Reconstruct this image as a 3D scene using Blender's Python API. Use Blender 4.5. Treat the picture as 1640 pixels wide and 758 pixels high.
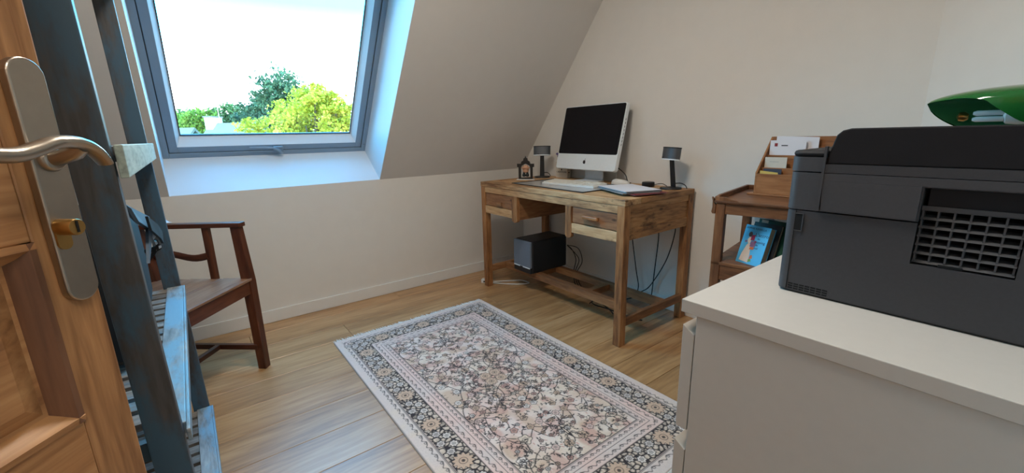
import bpy, math, random
import numpy as np
from mathutils import Vector, Matrix
for o in list(bpy.data.objects): bpy.data.objects.remove(o)
SC = bpy.context.scene
COL = SC.collection
R = math.radians
# ------------------------------------------------------------------ camera
YAW, PITCH, ROLL, FPX = 0.9210, 0.2353, 0.0220, 678.15
CAMP = Vector((2.7804, -2.2395, 1.0691))
fw = Vector((-math.sin(YAW)*math.cos(PITCH), math.cos(YAW)*math.cos(PITCH), -math.sin(PITCH)))
rt = Vector((math.cos(YAW), math.sin(YAW), 0)); up = rt.cross(fw)
R1 = rt*math.cos(ROLL) - up*math.sin(ROLL); U1 = rt*math.sin(ROLL) + up*math.cos(ROLL)
cd = bpy.data.cameras.new('camera'); cam = bpy.data.objects.new('camera', cd); COL.objects.link(cam)
cam.matrix_world = Matrix(((R1.x, U1.x, -fw.x, CAMP.x), (R1.y, U1.y, -fw.y, CAMP.y), (R1.z, U1.z, -fw.z, CAMP.z), (0, 0, 0, 1)))
cd.sensor_fit = 'HORIZONTAL'; cd.sensor_width = 36.0; cd.lens = FPX/1640*36; cd.clip_start = 0.02; cd.clip_end = 500
SC.camera = cam
# ------------------------------------------------------------------ world: hazy summer sky
W = bpy.data.worlds.new('sky'); SC.world = W; W.use_nodes = True
nt = W.node_tree; nt.nodes.clear()
tc = nt.nodes.new('ShaderNodeTexCoord'); sx = nt.nodes.new('ShaderNodeSeparateXYZ'); rp = nt.nodes.new('ShaderNodeValToRGB')
nz = nt.nodes.new('ShaderNodeTexNoise'); nz.inputs['Scale'].default_value = 2.2; nz.inputs['Detail'].default_value = 6
mp = nt.nodes.new('ShaderNodeMapping'); mp.inputs['Scale'].default_value = (1, 1, 4)
cr = nt.nodes.new('ShaderNodeValToRGB'); cr.color_ramp.elements[0].position = .60; cr.color_ramp.elements[1].position = .80
cr.color_ramp.elements[0].color = (0, 0, 0, 1); cr.color_ramp.elements[1].color = (.35, .35, .35, 1)
mx = nt.nodes.new('ShaderNodeMixRGB'); bg = nt.nodes.new('ShaderNodeBackground'); wo = nt.nodes.new('ShaderNodeOutputWorld')
L = nt.links
L.new(tc.outputs['Generated'], sx.inputs[0]); L.new(sx.outputs['Z'], rp.inputs[0])
L.new(tc.outputs['Generated'], mp.inputs[0]); L.new(mp.outputs[0], nz.inputs[0]); L.new(nz.outputs['Fac'], cr.inputs[0])
e = rp.color_ramp.elements
e[0].position = 0.0; e[0].color = (.50, .56, .60, 1); e[1].position = 1.0; e[1].color = (.036, .19, .40, 1)
for p, c in ((.13, (.46, .58, .66, 1)), (.19, (.12, .50, .74, 1)), (.25, (.050, .50, .86, 1)), (.45, (.05, .44, .80, 1)), (.7, (.04, .25, .50, 1))):
    k = e.new(p); k.color = c
L.new(cr.outputs[0], mx.inputs[0]); L.new(rp.outputs[0], mx.inputs[1]); mx.inputs[2].default_value = (.6, .62, .66, 1)
L.new(mx.outputs[0], bg.inputs[0]); bg.inputs[1].default_value = 16.0
L.new(bg.outputs[0], wo.inputs[0])
# sun outside, high behind the house (never reaches the room)
sd = bpy.data.lights.new('sun', 'SUN'); sd.energy = 3.6; sd.angle = .01; sd.color = (1, .95, .84)
sun = bpy.data.objects.new('sun', sd); COL.objects.link(sun)
sun.rotation_euler = Vector((-.62, .35, -.75)).to_track_quat('-Z', 'Y').to_euler(); sun.location = (6, -3, 9)
SC.view_settings.view_transform = 'Standard'; SC.view_settings.look = 'None'
SC.view_settings.gamma = 1; SC.view_settings.use_curve_mapping = False; SC.view_settings.exposure = 0.16
FILL_ROOM, FILL_HALL = 42.0, 22.0  # strengths of the added, unseen fill lamps

# ------------------------------------------------------------------ slope / window frame geometry
KH = .80; SA = R(52.58); CA, SN = math.cos(SA), math.sin(SA)
WY0, WY1, WS1 = -2.324, -1.219, 1.42          # roof window opening
def WP(y, s, t): return Vector((s*CA - t*SN, y, KH + s*SN + t*CA))
pl = bpy.data.lights.new('window_portal', 'AREA'); pl.shape = 'RECTANGLE'; pl.size = WY1-WY0-.1; pl.size_y = WS1-.12
pl.cycles.is_portal = True
po = bpy.data.objects.new('window_portal', pl); COL.objects.link(po)
_x = Vector((0, 1, 0)); _z = Vector((-SN, 0, CA)); _y = _z.cross(_x); _c = WP((WY0+WY1)/2, WS1/2, .33)
po.matrix_world = Matrix(((_x.x, _y.x, _z.x, _c.x), (_x.y, _y.y, _z.y, _c.y), (_x.z, _y.z, _z.z, _c.z), (0, 0, 0, 1)))

# ------------------------------------------------------------------ material helpers
def lin(c):
    return tuple(((v/255)/12.92 if v/255 <= .04045 else ((v/255+.055)/1.055)**2.4) for v in c)
def base(name):
    m = bpy.data.materials.new(name); m.use_nodes = True; n = m.node_tree; b = n.nodes['Principled BSDF']
    return m, n, b
def mat(name, rgb, rough=.5, metal=0, var=.06, scale=30, bump=0, spec=.5, coat=0):
    m, n, b = base(name); c = lin(rgb)
    t = n.nodes.new('ShaderNodeTexCoord'); z = n.nodes.new('ShaderNodeTexNoise'); z.inputs['Scale'].default_value = scale; z.inputs['Detail'].default_value = 4
    r = n.nodes.new('ShaderNodeValToRGB')
    r.color_ramp.elements[0].position = .3; r.color_ramp.elements[1].position = .7
    r.color_ramp.elements[0].color = (*[v*(1-var) for v in c], 1); r.color_ramp.elements[1].color = (*[min(1, v*(1+var)) for v in c], 1)
    n.links.new(t.outputs['Object'], z.inputs[0]); n.links.new(z.outputs['Fac'], r.inputs[0]); n.links.new(r.outputs[0], b.inputs['Base Color'])
    b.inputs['Roughness'].default_value = rough; b.inputs['Metallic'].default_value = metal; b.inputs['Specular IOR Level'].default_value = spec
    if coat: b.inputs['Coat Weight'].default_value = coat
    if bump:
        bp = n.nodes.new('ShaderNodeBump'); bp.inputs['Strength'].default_value = bump; bp.inputs['Distance'].default_value = .002
        z2 = n.nodes.new('ShaderNodeTexNoise'); z2.inputs['Scale'].default_value = scale*6; z2.inputs['Detail'].default_value = 3
        n.links.new(t.outputs['Object'], z2.inputs[0]); n.links.new(z2.outputs['Fac'], bp.inputs['Height']); n.links.new(bp.outputs[0], b.inputs['Normal'])
    return m
def wood(name, cols, axis='Y', scale=6, stretch=9, rough=.5, bump=.25, grain=.35, knots=0, rnd=.0, wear=None, spec=.4):
    """cols: dark, mid, light sRGB; grain runs along axis"""
    m, n, b = base(name); N = n.nodes.new; K = n.links.new
    t = N('ShaderNodeTexCoord'); mp = N('ShaderNodeMapping'); oi = N('ShaderNodeObjectInfo')
    s = [scale*1.0]*3; s['XYZ'.index(axis)] = scale/stretch
    mp.inputs['Scale'].default_value = s
    mu = N('ShaderNodeMath'); mu.operation = 'MULTIPLY'; mu.inputs[1].default_value = 37.0; K(oi.outputs['Random'], mu.inputs[0])
    cx = N('ShaderNodeCombineXYZ')
    for i in range(3): K(mu.outputs[0], cx.inputs[i])
    K(cx.outputs[0], mp.inputs['Location']); K(t.outputs['Object'], mp.inputs[0])
    z1 = N('ShaderNodeTexNoise'); z1.inputs['Scale'].default_value = 1; z1.inputs['Detail'].default_value = 5; z1.inputs['Distortion'].default_value = 1.2
    K(mp.outputs[0], z1.inputs[0])
    wv = N('ShaderNodeTexNoise'); wv.inputs['Scale'].default_value = 9; wv.inputs['Detail'].default_value = 3; wv.inputs['Distortion'].default_value = .3
    K(mp.outputs[0], wv.inputs[0])
    ad = N('ShaderNodeMixRGB'); ad.inputs[0].default_value = grain; K(z1.outputs['Fac'], ad.inputs[1]); K(wv.outputs['Fac'], ad.inputs[2])
    r = N('ShaderNodeValToRGB'); el = r.color_ramp.elements
    el[0].position = .33; el[0].color = (*lin(cols[0]), 1); el[1].position = .68; el[1].color = (*lin(cols[2]), 1)
    k = el.new(.5); k.color = (*lin(cols[1]), 1)
    K(ad.outputs[0], r.inputs[0]); out = r.outputs[0]
    if knots:
        vo = N('ShaderNodeTexVoronoi'); vo.inputs['Scale'].default_value = knots
        m2 = N('ShaderNodeMapping'); s2 = [1.6]*3; s2['XYZ'.index(axis)] = .7; m2.inputs['Scale'].default_value = s2
        K(cx.outputs[0], m2.inputs['Location']); K(t.outputs['Object'], m2.inputs[0]); K(m2.outputs[0], vo.inputs[0])
        kr = N('ShaderNodeValToRGB'); kr.color_ramp.elements[0].position = .035; kr.color_ramp.elements[1].position = .075
        kr.color_ramp.elements[0].color = (.75, .75, .75, 1); kr.color_ramp.elements[1].color = (0, 0, 0, 1); K(vo.outputs['Distance'], kr.inputs[0])
        mk = N('ShaderNodeMixRGB'); K(kr.outputs[0], mk.inputs[0]); K(out, mk.inputs[1]); mk.inputs[2].default_value = (*lin([v*.45 for v in cols[0]]), 1); out = mk.outputs[0]
    if wear:
        zw = N('ShaderNodeTexNoise'); zw.inputs['Scale'].default_value = wear[1]; zw.inputs['Detail'].default_value = 6; zw.inputs['Roughness'].default_value = .7
        mw = N('ShaderNodeMapping'); sw = [1.0]*3; sw['XYZ'.index(axis)] = .35; mw.inputs['Scale'].default_value = sw
        K(t.outputs['Object'], mw.inputs[0]); K(mw.outputs[0], zw.inputs[0])
        wr = N('ShaderNodeValToRGB'); wr.color_ramp.elements[0].position = wear[2]; wr.color_ramp.elements[1].position = wear[2]+.09; K(zw.outputs['Fac'], wr.inputs[0])
        mw2 = N('ShaderNodeMixRGB'); K(wr.outputs[0], mw2.inputs[0]); K(out, mw2.inputs[1]); mw2.inputs[2].default_value = (*lin(wear[0]), 1); out = mw2.outputs[0]
    if rnd:
        hv = N('ShaderNodeHueSaturation'); mr = N('ShaderNodeMapRange'); mr.inputs['To Min'].default_value = 1-rnd; mr.inputs['To Max'].default_value = 1+rnd
        K(oi.outputs['Random'], mr.inputs[0]); K(mr.outputs[0], hv.inputs['Value']); K(out, hv.inputs['Color']); out = hv.outputs[0]
    K(out, b.inputs['Base Color']); b.inputs['Roughness'].default_value = rough; b.inputs['Specular IOR Level'].default_value = spec
    bp = N('ShaderNodeBump'); bp.inputs['Strength'].default_value = bump; bp.inputs['Distance'].default_value = .0015
    K(ad.outputs[0], bp.inputs['Height']); K(bp.outputs[0], b.inputs['Normal'])
    return m
M = {}
M['wall'] = mat('wall_paint', (226, 221, 214), .9, var=.012, scale=14, bump=.06, spec=.2)
M['ceil'] = mat('ceiling_paint', (222, 217, 212), .9, var=.01, scale=14, bump=.05, spec=.2)
M['lining'] = mat('window_lining_white', (224, 230, 236), .6, var=.01, scale=8)
M['skirt'] = mat('skirting_white', (228, 226, 222), .45, var=.01)
M['pvc'] = mat('window_frame_grey_white', (134, 154, 172), .35, var=.015)
M['gasket'] = mat('dark_gasket', (60, 66, 74), .6)
M['oak'] = wood('oak_floor', ((140, 100, 62), (178, 135, 88), (200, 160, 114)), 'Y', 7, 11, .38, .10, .45, knots=2.3, rnd=.09, spec=.5)
_b = M['oak'].node_tree.nodes['Principled BSDF']; _b.inputs['Coat Weight'].default_value = .6; _b.inputs['Coat Roughness'].default_value = .36
M['sub'] = mat('subfloor', (70, 55, 40), .9)
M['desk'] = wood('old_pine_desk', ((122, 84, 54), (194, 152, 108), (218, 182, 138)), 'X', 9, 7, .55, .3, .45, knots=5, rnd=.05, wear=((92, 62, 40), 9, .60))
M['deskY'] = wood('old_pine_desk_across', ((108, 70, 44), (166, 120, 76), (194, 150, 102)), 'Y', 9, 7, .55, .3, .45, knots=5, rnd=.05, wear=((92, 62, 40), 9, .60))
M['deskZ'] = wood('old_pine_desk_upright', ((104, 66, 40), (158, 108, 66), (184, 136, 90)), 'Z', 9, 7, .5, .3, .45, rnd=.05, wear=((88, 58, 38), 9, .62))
M['drawer'] = wood('dark_pine_drawer', ((98, 64, 44), (144, 100, 68), (168, 124, 86)), 'X', 9, 7, .5, .3, .45, knots=5, wear=((170, 140, 110), 12, .66))
M['rail'] = wood('foot_rail_wood', ((96, 64, 42), (138, 94, 60), (166, 122, 82)), 'X', 9, 7, .55, .3, .4)
M['railY'] = wood('foot_rail_wood_across', ((96, 64, 42), (138, 94, 60), (166, 122, 82)), 'Y', 9, 7, .55, .3, .4)
M['maho'] = wood('dark_mahogany', ((52, 24, 15), (84, 44, 28), (108, 62, 40)), 'Z', 9, 7, .3, .15, .4)
M['mahoX'] = wood('dark_mahogany_across', ((52, 24, 15), (84, 44, 28), (110, 64, 42)), 'X', 9, 7, .3, .15, .4)
M['mahoY'] = wood('dark_mahogany_along', ((52, 24, 15), (84, 44, 28), (110, 64, 42)), 'Y', 9, 7, .3, .15, .4)
M['seat'] = wood('worn_seat_wood', ((104, 72, 52), (136, 100, 76), (160, 126, 100)), 'X', 8, 7, .4, .15, .4)
M['rack'] = wood('weathered_blue_hazed_rack', ((50, 46, 46), (70, 68, 68), (88, 86, 86)), 'Z', 12, 8, .5, .4, .4, wear=((60, 86, 104), 5, .47))  # blue paint traces, spread wider to paint lens haze onto the posts
M['rackX'] = wood('weathered_blue_rack_board', ((90, 92, 92), (128, 134, 138), (160, 168, 172)), 'X', 14, 6, .5, .4, .45, wear=((112, 150, 176), 7, .47))
M['rackY'] = wood('weathered_blue_rack_slat', ((70, 64, 58), (110, 104, 98), (148, 144, 138)), 'Y', 14, 6, .55, .4, .45, wear=((92, 124, 144), 9, .52), rnd=.12)
M['rackrung'] = wood('pale_blue_worn_board', ((120, 130, 124), (166, 178, 168), (190, 200, 190)), 'X', 14, 6, .6, .3, .4)
M['door'] = wood('oak_door_upright', ((124, 84, 52), (170, 124, 82), (194, 150, 104)), 'Z', 14, 14, .4, .25, .5)
M['doorX'] = wood('oak_door_across', ((120, 80, 50), (166, 118, 76), (192, 146, 100)), 'X', 14, 14, .4, .3, .5)
M['doormould'] = wood('oak_door_moulding', ((84, 56, 42), (118, 82, 60), (138, 100, 76)), 'Z', 12, 12, .4, .2, .4)
M['etag'] = wood('walnut_side_table', ((76, 46, 28), (116, 74, 46), (142, 96, 62)), 'X', 10, 6, .45, .3, .4, wear=((64, 40, 26), 8, .6))
M['etagZ'] = wood('walnut_side_table_leg', ((76, 46, 28), (116, 74, 46), (142, 96, 62)), 'Z', 10, 6, .45, .3, .4)
M['rackwood'] = wood('letter_rack_wood', ((112, 68, 38), (150, 98, 58), (172, 118, 74)), 'X', 11, 8, .45, .2, .45)
M['nickel'] = mat('brushed_nickel', (170, 160, 148), .34, 1.0, var=.04, scale=60)
M['brass'] = mat('aged_brass', (190, 150, 90), .32, 1.0, var=.05)
M['melamine'] = mat('white_melamine', (205, 196, 186), .42, var=.012, scale=60)
M['plastic'] = mat('printer_charcoal_plastic', (58, 58, 62), .5, var=.05, scale=220, bump=.15)
M['plasticL'] = mat('printer_grey_plastic', (66, 66, 70), .48, var=.05, scale=220, bump=.12)
M['glossblk'] = mat('printer_black_lid', (32, 31, 34), .55, var=.05, spec=.2)
M['black'] = mat('matte_black_plastic', (26, 26, 28), .45, var=.05)
M['hole'] = mat('vent_dark', (14, 14, 16), .9)
M['green'] = mat('green_glass_shade', (28, 98, 42), .12, var=.08, scale=6, coat=.6)
M['greenin'] = mat('green_glass_inside', (74, 156, 112), .4, var=.04, scale=6)
M['cfl'] = mat('white_bulb_glass', (226, 232, 232), .3, var=.01)
M['alu'] = mat('anodised_aluminium', (232, 238, 242), .4, .05, var=.015, scale=80)
M['screen'] = mat('dark_glass_screen', (20, 19, 24), .22, var=.03, spec=.22)
M['white'] = mat('white_plastic', (222, 222, 220), .4, var=.01)
M['key'] = mat('key_caps', (216, 212, 202), .5, var=.02)
M['mat'] = mat('clear_desk_mat', (178, 176, 174), .2, var=.05, scale=12)
M['paper'] = mat('white_paper', (222, 218, 222), .8, var=.015)
M['folderdk'] = mat('slate_folder', (58, 62, 76), .6)
M['foldergy'] = mat('grey_folder', (150, 148, 146), .6)
M['red'] = mat('red_folder', (128, 26, 34), .55)
M['grille'] = mat('speaker_grey_grille', (96, 98, 102), .42, .5, var=.10, scale=400)
M['subfr'] = mat('subwoofer_slate_front', (104, 114, 128), .55, var=.04, scale=200)
M['subbk'] = mat('subwoofer_black', (22, 22, 26), .5, var=.05)
M['cable'] = mat('black_cable', (18, 18, 18), .5)
M['wcable'] = mat('white_cable', (205, 205, 200), .5)
M['cream'] = mat('cream_card', (206, 198, 184), .7, var=.02)
M['ink'] = mat('black_ink', (22, 20, 22), .7)
M['purple'] = mat('purple_petals', (112, 96, 150), .7)
M['pink'] = mat('pinkish_clay', (206, 158, 128), .6, var=.08)
M['darkmetal'] = mat('dark_bronze', (44, 38, 34), .5, .2, var=.1)
M['bag'] = mat('black_nylon', (22, 24, 28), .75, var=.15, scale=120, bump=.2)
M['bagflap'] = mat('slate_blue_nylon', (70, 88, 106), .6, var=.1, scale=60, bump=.2)
M['buckle'] = mat('pale_buckle', (178, 188, 200), .35, var=.03)
M['bookblue'] = mat('book_cover_blue', (84, 170, 214), .3, var=.04)
M['pages'] = mat('book_pages', (150, 138, 118), .85, var=.08, scale=90)
M['bookgreen'] = mat('book_green', (30, 78, 62), .5)
M['booknavy'] = mat('book_navy', (34, 38, 44), .5)
M['bookolive'] = mat('book_olive', (92, 96, 78), .6)
M['navytext'] = mat('navy_print', (40, 40, 86), .6)
M['dress'] = mat('print_cream', (222, 208, 196), .5)
M['skin'] = mat('print_brown', (92, 60, 48), .5)
M['magenta'] = mat('print_magenta', (150, 36, 78), .5)
M['mauve'] = mat('print_mauve', (126, 92, 130), .5)
M['orange'] = mat('print_orange', (206, 110, 60), .5)
M['leafg'] = mat('print_green', (120, 158, 60), .5)
M['yellow'] = mat('yellow_card', (206, 178, 92), .6)
M['fringe'] = mat('rug_fringe', (226, 222, 214), .9)
def leafmat(name, rgb, rgb2):
    m, n, b = base(name); oi = n.nodes.new('ShaderNodeTexCoord'); z = n.nodes.new('ShaderNodeTexNoise'); z.inputs['Scale'].default_value = 1.3; z.inputs['Detail'].default_value = 5
    r = n.nodes.new('ShaderNodeValToRGB'); r.color_ramp.elements[0].position = .35; r.color_ramp.elements[1].position = .65
    r.color_ramp.elements[0].color = (*lin(rgb), 1); r.color_ramp.elements[1].color = (*lin(rgb2), 1)
    n.links.new(oi.outputs['Object'], z.inputs[0]); n.links.new(z.outputs['Fac'], r.inputs[0]); n.links.new(r.outputs[0], b.inputs['Base Color'])
    b.inputs['Roughness'].default_value = .6; b.inputs['Specular IOR Level'].default_value = .2
    tr = n.nodes.new('ShaderNodeBsdfTranslucent'); n.links.new(r.outputs[0], tr.inputs[0]); ms = n.nodes.new('ShaderNodeMixShader'); ms.inputs[0].default_value = .35
    n.links.new(b.outputs[0], ms.inputs[1]); n.links.new(tr.outputs[0], ms.inputs[2]); n.links.new(ms.outputs[0], n.nodes['Material Output'].inputs[0])
    return m
M['leafY'] = leafmat('yellow_green_leaves', (156, 152, 40), (206, 196, 74))
M['leafO'] = leafmat('dark_oak_leaves', (60, 84, 62), (102, 122, 84))
M['leafB'] = leafmat('bright_green_leaves', (112, 134, 44), (164, 174, 74))
M['leafM'] = leafmat('mid_green_leaves', (84, 106, 62), (124, 142, 84))
M['bark'] = mat('bark', (84, 70, 56), .9, var=.2, scale=8)
M['roof'] = mat('pale_slate_roof', (122, 110, 94), .8, var=.06, scale=5)
M['render'] = mat('white_render', (236, 230, 222), .9)
M['grass'] = mat('lawn', (50, 60, 30), .95, var=.2, scale=2)
# glass pane: clear with a faint fresnel reflection
m, n, b = base('window_glass'); n.nodes.remove(b)
tb = n.nodes.new('ShaderNodeBsdfTransparent'); tb.inputs[0].default_value = (.95, .975, .97, 1)
gb = n.nodes.new('ShaderNodeBsdfGlossy'); gb.inputs['Roughness'].default_value = .02
fr = n.nodes.new('ShaderNodeFresnel'); fr.inputs[0].default_value = 1.3; ms = n.nodes.new('ShaderNodeMixShader')
n.links.new(fr.outputs[0], ms.inputs[0]); n.links.new(tb.outputs[0], ms.inputs[1]); n.links.new(gb.outputs[0], ms.inputs[2])
n.links.new(ms.outputs[0], n.nodes['Material Output'].inputs[0]); M['glass'] = m
def emit(name, rgb, st):
    m, n, b = base(name); b.inputs['Base Color'].default_value = (*lin(rgb), 1); b.inputs['Emission Color'].default_value = (*lin(rgb), 1); b.inputs['Emission Strength'].default_value = st; return m

# ------------------------------------------------------------------ mesh builder
class MB:
    def __init__(s, f=None): s.v = []; s.f = []; s.fn = f
    def _add(s, vs, fs):
        o = len(s.v); s.v += [Vector(p) for p in vs]; s.f += [tuple(i+o for i in q) for q in fs]; return s
    def box(s, x0, x1, y0, y1, z0, z1, mtx=None):
        vs = [Vector((x, y, z)) for z in (z0, z1) for y in (y0, y1) for x in (x0, x1)]
        if mtx is not None: vs = [mtx @ p for p in vs]
        return s._add(vs, [(0, 2, 3, 1), (4, 5, 7, 6), (0, 1, 5, 4), (2, 6, 7, 3), (0, 4, 6, 2), (1, 3, 7, 5)])
    def cbox(s, x0, x1, y0, y1, z0, z1, c, mtx=None):
        """box with chamfered top edges"""
        vs = [(x0, y0, z0), (x1, y0, z0), (x1, y1, z0), (x0, y1, z0), (x0, y0, z1-c), (x1, y0, z1-c), (x1, y1, z1-c), (x0, y1, z1-c),
              (x0+c, y0+c, z1), (x1-c, y0+c, z1), (x1-c, y1-c, z1), (x0+c, y1-c, z1)]
        vs = [Vector(p) for p in vs]
        if mtx is not None: vs = [mtx @ p for p in vs]
        fs = [(3, 2, 1, 0), (8, 9, 10, 11)]
        for i in range(4):
            j = (i+1) % 4; fs += [(i, j, 4+j, 4+i), (4+i, 4+j, 8+j, 8+i)]
        return s._add(vs, fs)
    def wbox(s, y0, y1, s0, s1, t0, t1):
        """box in roof-slope coordinates"""
        vs = [WP(y, a, t) for t in (t0, t1) for a in (s0, s1) for y in (y0, y1)]
        return s._add(vs, [(0, 1, 3, 2), (4, 6, 7, 5), (0, 4, 5, 1), (2, 3, 7, 6), (0, 2, 6, 4), (1, 5, 7, 3)])
    def prism(s, poly, h0, h1, axis='Z', mtx=None):
        """extrude a 2D polygon; axis Z: (x,y), Y: (x,z), X: (y,z)"""
        def P(a, b, h): return Vector({'Z': (a, b, h), 'Y': (a, h, b), 'X': (h, a, b)}[axis])
        n = len(poly); vs = [P(a, b, h0) for a, b in poly] + [P(a, b, h1) for a, b in poly]
        if mtx is not None: vs = [mtx @ p for p in vs]
        fs = [tuple(range(n-1, -1, -1)), tuple(range(n, 2*n))] + [(i, (i+1) % n, n+(i+1) % n, n+i) for i in range(n)]
        return s._add(vs, fs)
    def tube(s, pts, r, n=8, cap=True, flat=None):
        pts = [Vector(p) for p in pts]; rs = r if isinstance(r, (list, tuple)) else [r]*len(pts); rings = []
        prev = None
        for i, p in enumerate(pts):
            d = (pts[min(i+1, len(pts)-1)] - pts[max(i-1, 0)]).normalized()
            a = prev if prev is not None else (Vector((0, 0, 1)) if abs(d.z) < .9 else Vector((1, 0, 0)))
            u = (a - d*a.dot(d)).normalized(); w = d.cross(u); prev = u
            fu, fv = (flat[i] if flat else (1, 1))
            rings.append([p + u*math.cos(2*math.pi*k/n)*rs[i]*fu + w*math.sin(2*math.pi*k/n)*rs[i]*fv for k in range(n)])
        vs = [q for g in rings for q in g]; fs = []
        for i in range(len(pts)-1):
            for k in range(n): fs.append((i*n+k, i*n+(k+1) % n, (i+1)*n+(k+1) % n, (i+1)*n+k))
        if cap: fs += [tuple(range(n-1, -1, -1)), tuple(range((len(pts)-1)*n, len(pts)*n))]
        return s._add(vs, fs)
    def lathe(s, prof, c=(0, 0, 0), n=24, mtx=None, sx=1, sy=1):
        vs = []; fs = []; c = Vector(c)
        for r, z in prof:
            for k in range(n):
                a = 2*math.pi*k/n; vs.append(Vector((r*sx*math.cos(a), r*sy*math.sin(a), z)))
        vs = [(mtx @ p if mtx is not None else p) + c for p in vs]
        for i in range(len(prof)-1):
            for k in range(n): fs.append((i*n+k, i*n+(k+1) % n, (i+1)*n+(k+1) % n, (i+1)*n+k))
        fs += [tuple(range(n-1, -1, -1)), tuple(range((len(prof)-1)*n, len(prof)*n))]
        return s._add(vs, fs)
    def build(s, name, m, parent=None, bevel=0, smooth=False, segs=2):
        off = parent_world(parent) if (parent is not None and s.fn == 'w') else Vector((0, 0, 0))
        me = bpy.data.meshes.new(name); me.from_pydata([tuple(p - off) for p in s.v], [], s.f); me.update()
        me.materials.append(M[m] if isinstance(m, str) else m)
        if smooth:
            me.polygons.foreach_set('use_smooth', [True]*len(me.polygons))
            try: me.set_sharp_from_angle(angle=R(40))
            except Exception: pass
        o = bpy.data.objects.new(name, me); COL.objects.link(o)
        if parent is not None: o.parent = parent
        if bevel:
            b = o.modifiers.new('bevel', 'BEVEL'); b.width = bevel; b.segments = segs; b.limit_method = 'ANGLE'; b.angle_limit = R(40); b.harden_normals = False
        return o
PW = {}
def parent_world(p):
    v = Vector((0, 0, 0))
    while p is not None: v = v + p.location; p = p.parent
    return v
def WB(): return MB('w')          # builder fed with world coordinates
def tag(o, label, cat, group=None, kind=None):
    if label: o['label'] = label
    if cat: o['category'] = cat
    if group: o['group'] = group
    if kind: o['kind'] = kind
    return o
def thing(name, loc, label, cat, rz=0, group=None):
    o = bpy.data.objects.new(name, None); COL.objects.link(o); o.empty_display_size = .05
    o.location = loc; o.rotation_euler = (0, 0, rz); return tag(o, label, cat, group)
def struct(o, label=None):
    o['kind'] = 'structure'
    if label: o['label'] = label
    return o
def smoothpath(pts, k=6):
    pts = [Vector(p) for p in pts]; P = [pts[0]] + pts + [pts[-1]]; out = []
    for i in range(1, len(P)-2):
        for j in range(k):
            t = j/k; a, b, c, d = P[i-1], P[i], P[i+1], P[i+2]
            out.append(.5*((2*b) + (c-a)*t + (2*a-5*b+4*c-d)*t*t + (3*b-a-3*c+d)*t**3))
    out.append(pts[-1]); return out
def text(name, body, size, mtx, m, parent, depth=.0003, align='LEFT'):
    c = bpy.data.curves.new(name, 'FONT'); c.body = body; c.size = size; c.extrude = depth; c.align_x = align; c.resolution_u = 2
    t = bpy.data.objects.new(name, c); COL.objects.link(t); bpy.context.view_layer.update()
    me = bpy.data.meshes.new_from_object(t.evaluated_get(bpy.context.evaluated_depsgraph_get()))
    bpy.data.objects.remove(t); me.materials.clear(); me.materials.append(M[m]); me.transform(mtx)
    o = bpy.data.objects.new(name, me); COL.objects.link(o); o.parent = parent; return o
def basis(x, y, z, o): return Matrix(((x[0], y[0], z[0], o[0]), (x[1], y[1], z[1], o[1]), (x[2], y[2], z[2], o[2]), (0, 0, 0, 1)))
#==STRUCTURE==
XR, YF, ZC = 2.90, -3.0, 2.39
XC = (ZC-KH)/SN*CA
# floor: slab and separate oak planks
fl = struct(WB().box(-.3, 4.3, YF-.2, .2, -.2, -.018).build('floor', 'sub'), 'pale oak plank floor')
random.seed(5)
PWD = .187; x = .138-PWD; row = 0
JOINTS = [[-1.2], [-2.1, -.5], [-1.64], [-2.4, -.75], [-2.75, -1.1], [-.42], [-2.33], [-1.5], [-2.7, -.9], [-.3], [-1.95], [-2.5, -1.2], [-.6], [-2.2], [-1.0]]
while x < 4.2:
    ends = JOINTS[row % len(JOINTS)]
    ys = [YF]+ends+[0.0]
    for i in range(len(ys)-1):
        x0, x1 = x+.0008, x+PWD-.0008
        x0 = max(x0, .0) if row == 0 else x0
        cy = (ys[i]+ys[i+1])/2; cx = (x0+x1)/2
        b = MB().cbox(x0-cx, x1-cx, ys[i]-cy+.0008, ys[i+1]-cy-.0008, -.018, 0, .0012).build('plank', 'oak', fl); b.location = (cx, cy, 0)
    x += PWD; row += 1
# walls
struct(WB().box(-.3, 3.1, 0, .2, -.2, 2.7).build('wall_back', 'wall'), 'off-white back wall behind the desk')
struct(WB().box(-.35, 0, YF-.2, .2, -.2, KH).build('wall_left', 'wall'), 'low off-white knee wall under the roof slope')
s = WB(); S0, S1, TH = -.3, 2.3, .34
s.wbox(YF-.2, WY0, S0, S1, 0, TH); s.wbox(WY1, .2, S0, S1, 0, TH); s.wbox(WY0, WY1, S0, 0, 0, TH); s.wbox(WY0, WY1, WS1, S1, 0, TH)
struct(s.build('wall_slope', 'ceil'), 'sloping white attic ceiling around the roof window')
struct(WB().box(XC-.3, 4.3, YF-.2, .2, ZC, ZC+.2).build('ceiling', 'ceil'))
struct(WB().box(-.35, 4.3, YF-.2, YF, -.2, 2.7).build('wall_front', 'wall'))
DY0, DY1, DH = -2.90, -2.03, 2.05
s = WB(); s.box(XR, XR+.12, YF, DY0, 0, ZC); s.box(XR, XR+.12, DY1, .1, 0, ZC); s.box(XR, XR+.12, DY0, DY1, DH, ZC)
struct(s.build('wall_right', 'wall'))
struct(WB().prism([(2.409, 0), (2.91, -.34), (2.91, .05), (2.409, .05)], 0, ZC).build('wall_corner', 'wall'), 'angled white boxing in the far right corner')
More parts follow.
